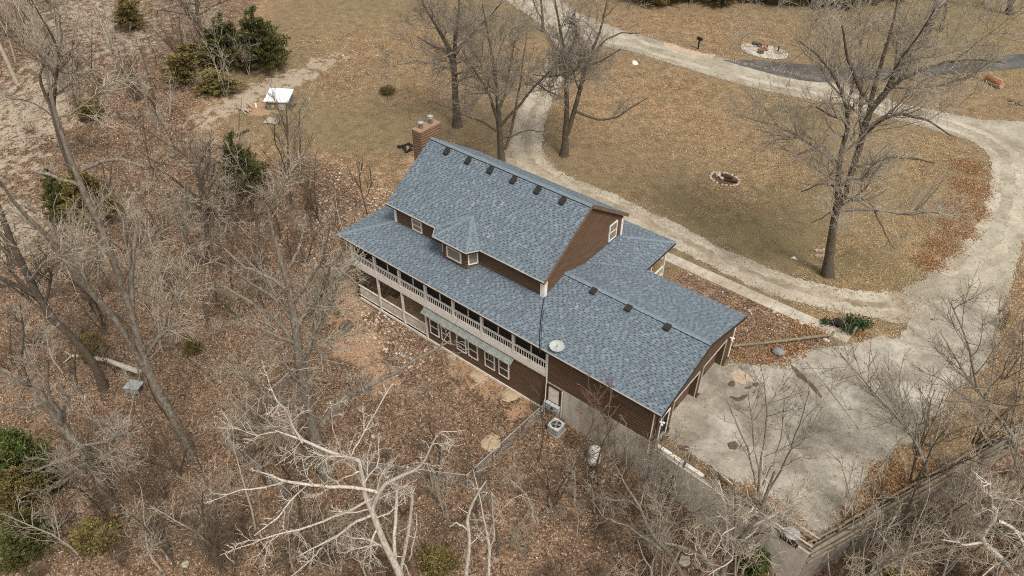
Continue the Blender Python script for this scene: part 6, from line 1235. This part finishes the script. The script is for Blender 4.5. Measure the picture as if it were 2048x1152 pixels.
# ------------------------------------------------------------------ leaf litter and brambles
rgn = np.random.default_rng(99)
def zone_at(A, x, y):
    return A[np.clip(np.searchsorted(GX, x), 0, len(GX)-1), np.clip(np.searchsorted(GY, y), 0, len(GY)-1)]
def bad(x, y):
    b = (x > -22.3) & (x < 5.3) & (y > .38) & (y < 10.6); b |= (x > -22.3) & (x < -2.2) & (y > 10) & (y < 15); return b
def visible(x, y, z, m=60):
    d = np.stack([x, y, z], -1)-CP; zf = d@FW; u = 1024+FPX*(d@RT)/zf; v = 576-FPX*(d@UP)/zf; return (zf > 1) & (u > -m*3) & (u < 2048+m*3) & (v > -m) & (v < 1152+m*3)
PAL = np.array([(.080, .053, .034), (.14, .092, .056), (.21, .138, .082), (.30, .205, .125), (.41, .305, .20), (.53, .44, .325), (.25, .135, .07)])
def litter(name, label, n, x0, x1, y0, y1, dens, size, seed, pal=PAL):
    rg = np.random.default_rng(seed); x = rg.uniform(x0, x1, n); y = rg.uniform(y0, y1, n); k = rg.random(n) < dens(x, y); k &= ~bad(x, y); x, y = x[k], y[k]; z = H(x, y); k = visible(x, y, z); x, y, z = x[k], y[k], z[k]; n = len(x)
    a = rg.uniform(0, 6.28, n); L = rg.uniform(*size, n); ti = rg.normal(0, .35, (n, 2)); c = np.stack([x, y, z+.035+rg.uniform(0, .05, n)], -1); d = np.stack([np.cos(a), np.sin(a), ti[:, 0]], -1); e = np.stack([-np.sin(a), np.cos(a), ti[:, 1]], -1)*.55
    L = L[:, None]; V = np.stack([c-d*L*.5, c+e*L*.5, c+d*L*.5+np.array([0, 0, .02]), c-e*L*.5], 1); pick = np.clip(rg.normal(3 if pal is PAL else 1.5, 1.6, n).round().astype(int), 0, len(pal)-1)
    me = np_mesh(name, V.reshape(-1, 3), np.arange(n*4).reshape(n, 4), LEAFM, pal[pick]*rg.uniform(.75, 1.25, (n, 1))); stuff(tag(new_obj(name, me), label, 'leaves'))
wood_d = lambda x, y: np.clip(zone_at(leaf, x, y)*1.1-zone_at(clay, x, y)*.7-zone_at(pale, x, y)*.6, 0, 1)*np.where(np.sin(x*1.1)*np.sin(y*.9+x*.3)+.5*np.sin(x*2.7+y*2.1) > -.3, 1, .45)
litter('leaf_litter', 'brown dead leaves covering the floor of the woods below the house', 230000, -45, 26, -32, 10, lambda x, y: wood_d(x, y)*np.where((x < 4.9) | (H(x, y) < -.4), 1, 0), (.085, .155), 1)
litter('far_leaf_litter', 'brown dead leaves covering the far part of the woods', 60000, -95, -45, -30, 30, wood_d, (.14, .26), 2)
def lawn_d(x, y):
    onroad = np.zeros_like(x, bool)
    return np.where(H(x, y) > -.3, np.clip(zone_at(leaf, x, y)*1.0-.02, .10, 1)*np.clip(.6+.7*np.sin(x*.45+1.6*np.sin(y*.33))*np.sin(y*.5+1.2*np.sin(x*.31))+.45*np.sin(x*1.3-y*.9+2*np.sin(y*.4)), .06, 1.5), 0)
def inpoly(x, y, P):
    c = np.zeros_like(x, bool); j = len(P)-1
    for i in range(len(P)):
        xi, yi = P[i]; xj, yj = P[j]; c ^= ((yi > y) != (yj > y)) & (x < (xj-xi)*(y-yi)/(yj-yi+1e-12)+xi); j = i
    return c
ROADS = [[tuple(un(a, b, 0)[:2]) for a, b in q] for q in (drive_px, road_px, apron_px, asph_px)]
def lawn_dd(x, y):
    d = lawn_d(x, y)
    for P in ROADS: d = np.where(inpoly(x, y, P), d*.05, d)
    d = np.where((x > -5) & (x < 11) & (y > 16.7) & (y < 18.0), 0, d)
    return d
litter('lawn_leaves', 'tan dead leaves scattered over the lawns and verges', 560000, -60, 30, 5, 100, lawn_dd, (.085, .165), 3, np.array([(.20, .12, .062), (.32, .20, .105), (.43, .285, .155), (.56, .42, .27), (.30, .145, .07)]))
# orange leaf drifts against the walls and garage bed
def drift(x, y):
    d = np.zeros_like(x)
    for px, py, r in [(1930, 420, 2.2), (1915, 460, 2.0), (1890, 495, 1.8), (1860, 525, 1.5), (1940, 375, 2.0), (1935, 335, 1.8), (1480, 705, 1.0), (1520, 712, 1.2), (1560, 712, 1.3), (1590, 700, 1.0), (1500, 690, .8), (1630, 665, 1.0), (1600, 655, .8), (1720, 668, .8), (1500, 985, .8), (1540, 1010, .8), (1585, 1040, .8), (1610, 1075, .6), (1440, 965, .6), (1780, 960, 1.4), (1800, 990, 1.2), (1760, 1010, 1.0), (1850, 935, .8), (1700, 1040, .8)]:
        q = un(px, py, 0); d = np.maximum(d, np.exp(-((x-q[0])**2+(y-q[1])**2)/(r*r)))
    return np.where(H(x, y) > -.4, np.clip((d-.30)*1.6, 0.004, 1), 0)
litter('leaf_drift', 'orange-brown leaf drifts against the walls and edging round the apron', 170000, 5, 20, -.6, 52, drift, (.085, .16), 4, np.array([(.27, .13, .055), (.38, .20, .085), (.46, .27, .125), (.20, .095, .045)]))
def crumbs(polys, n_per_m, sd_, seed):
    rg = np.random.default_rng(seed); X, Y = [], []
    for P in polys:
        P = np.array(P)
        for a_, b_ in zip(P, np.roll(P, -1, 0)):
            L = np.linalg.norm(b_-a_); k = int(L*n_per_m); t = rg.random(k)[:, None]; nn = np.array([-(b_-a_)[1], (b_-a_)[0]])/max(L, 1e-6); q = a_+(b_-a_)*t+nn*rg.normal(0, sd_, k)[:, None]; X.append(q[:, 0]); Y.append(q[:, 1])
    x, y = np.concatenate(X), np.concatenate(Y); k = ~bad(x, y) & (H(x, y) > -.2); x, y = x[k], y[k]; n = len(x)
    s = rg.uniform(.025, .075, n)[:, None]; c = np.stack([x, y, np.full(n, .035)], -1); a_ = rg.uniform(0, 6.28, n); d = np.stack([np.cos(a_), np.sin(a_), np.zeros(n)], -1); e_ = np.stack([-np.sin(a_), np.cos(a_), np.zeros(n)], -1)*.8; up = np.array([0, 0, 1.0])
    V = np.stack([c-d*s, c+e_*s, c+d*s, c-e_*s, c+up*s*.7], 1).reshape(-1, 3); B = np.arange(n)[:, None, None]*5; F = (B+np.array([[0, 3, 4], [3, 2, 4], [2, 1, 4], [1, 0, 4]])[None]).reshape(-1, 3)
    col = np.repeat(np.where(rg.random((n, 1)) < .7, np.array([[.46, .395, .305]]), np.array([[.30, .225, .14]]))*rg.uniform(.7, 1.25, (n, 1)), 4, 0)
    stuff(tag(new_obj('gravel_crumbs', np_mesh('gravel_crumbs', V, F, LEAFM, col)), 'loose pale gravel strewn along the edges of drive and road', 'gravel'))
crumbs([ROADS[0], ROADS[1], ROADS[2]], 34, .30, 31)
# brambles: thin arching canes
n = 15000; x = rgn.uniform(-48, 24, n); y = rgn.uniform(-32, 9, n); k = (rgn.random(n) < wood_d(x, y)*np.where(np.sin(x*.5+1)*np.sin(y*.6)+rgn.normal(0, .5, n) > 0, 1, .25)) & ~bad(x, y) & (H(x, y) < -.4); x, y = x[k], y[k]; z = H(x, y); k = visible(x, y, z); x, y, z = x[k], y[k], z[k]; k = ~((x > -20) & (x < -3) & (y > -7)); x, y, z = x[k], y[k], z[k]; n = len(x)
a = rgn.uniform(0, 6.28, n); L = rgn.uniform(.5, 1.9, n); P = np.zeros((n, 5, 3)); P[:, 0] = np.stack([x, y, z-.03], -1); el = rgn.uniform(.4, 1.4, n)
for j in range(1, 5):
    el = el-rgn.uniform(.05, .45, n); a = a+rgn.normal(0, .25, n); P[:, j] = P[:, j-1]+np.stack([np.cos(a)*np.cos(el), np.sin(a)*np.cos(el), np.sin(el)], -1)*(L/4)[:, None]
R = rgn.uniform(.005, .012, n)[:, None]*np.linspace(1, .5, 5)[None]; v, f = tubes(P, R, 3); cc = np.where(rgn.random((n, 1)) < .55, np.array([[.33, .27, .20]]), np.array([[.20, .12, .08]]))*rgn.uniform(.7, 1.2, (n, 1))
stuff(tag(new_obj('brambles', np_mesh('brambles', v, f, attr_mat('bramble_canes', .9, .2, 6), np.repeat(cc, 12, 0))), 'tangle of thin dead canes over the woods floor', 'brambles'))
print('TRIS', sum(sum(len(p.vertices)-2 for p in m.polygons) if len(m.polygons) < 2000 else len(m.polygons)*2 for m in bpy.data.meshes))
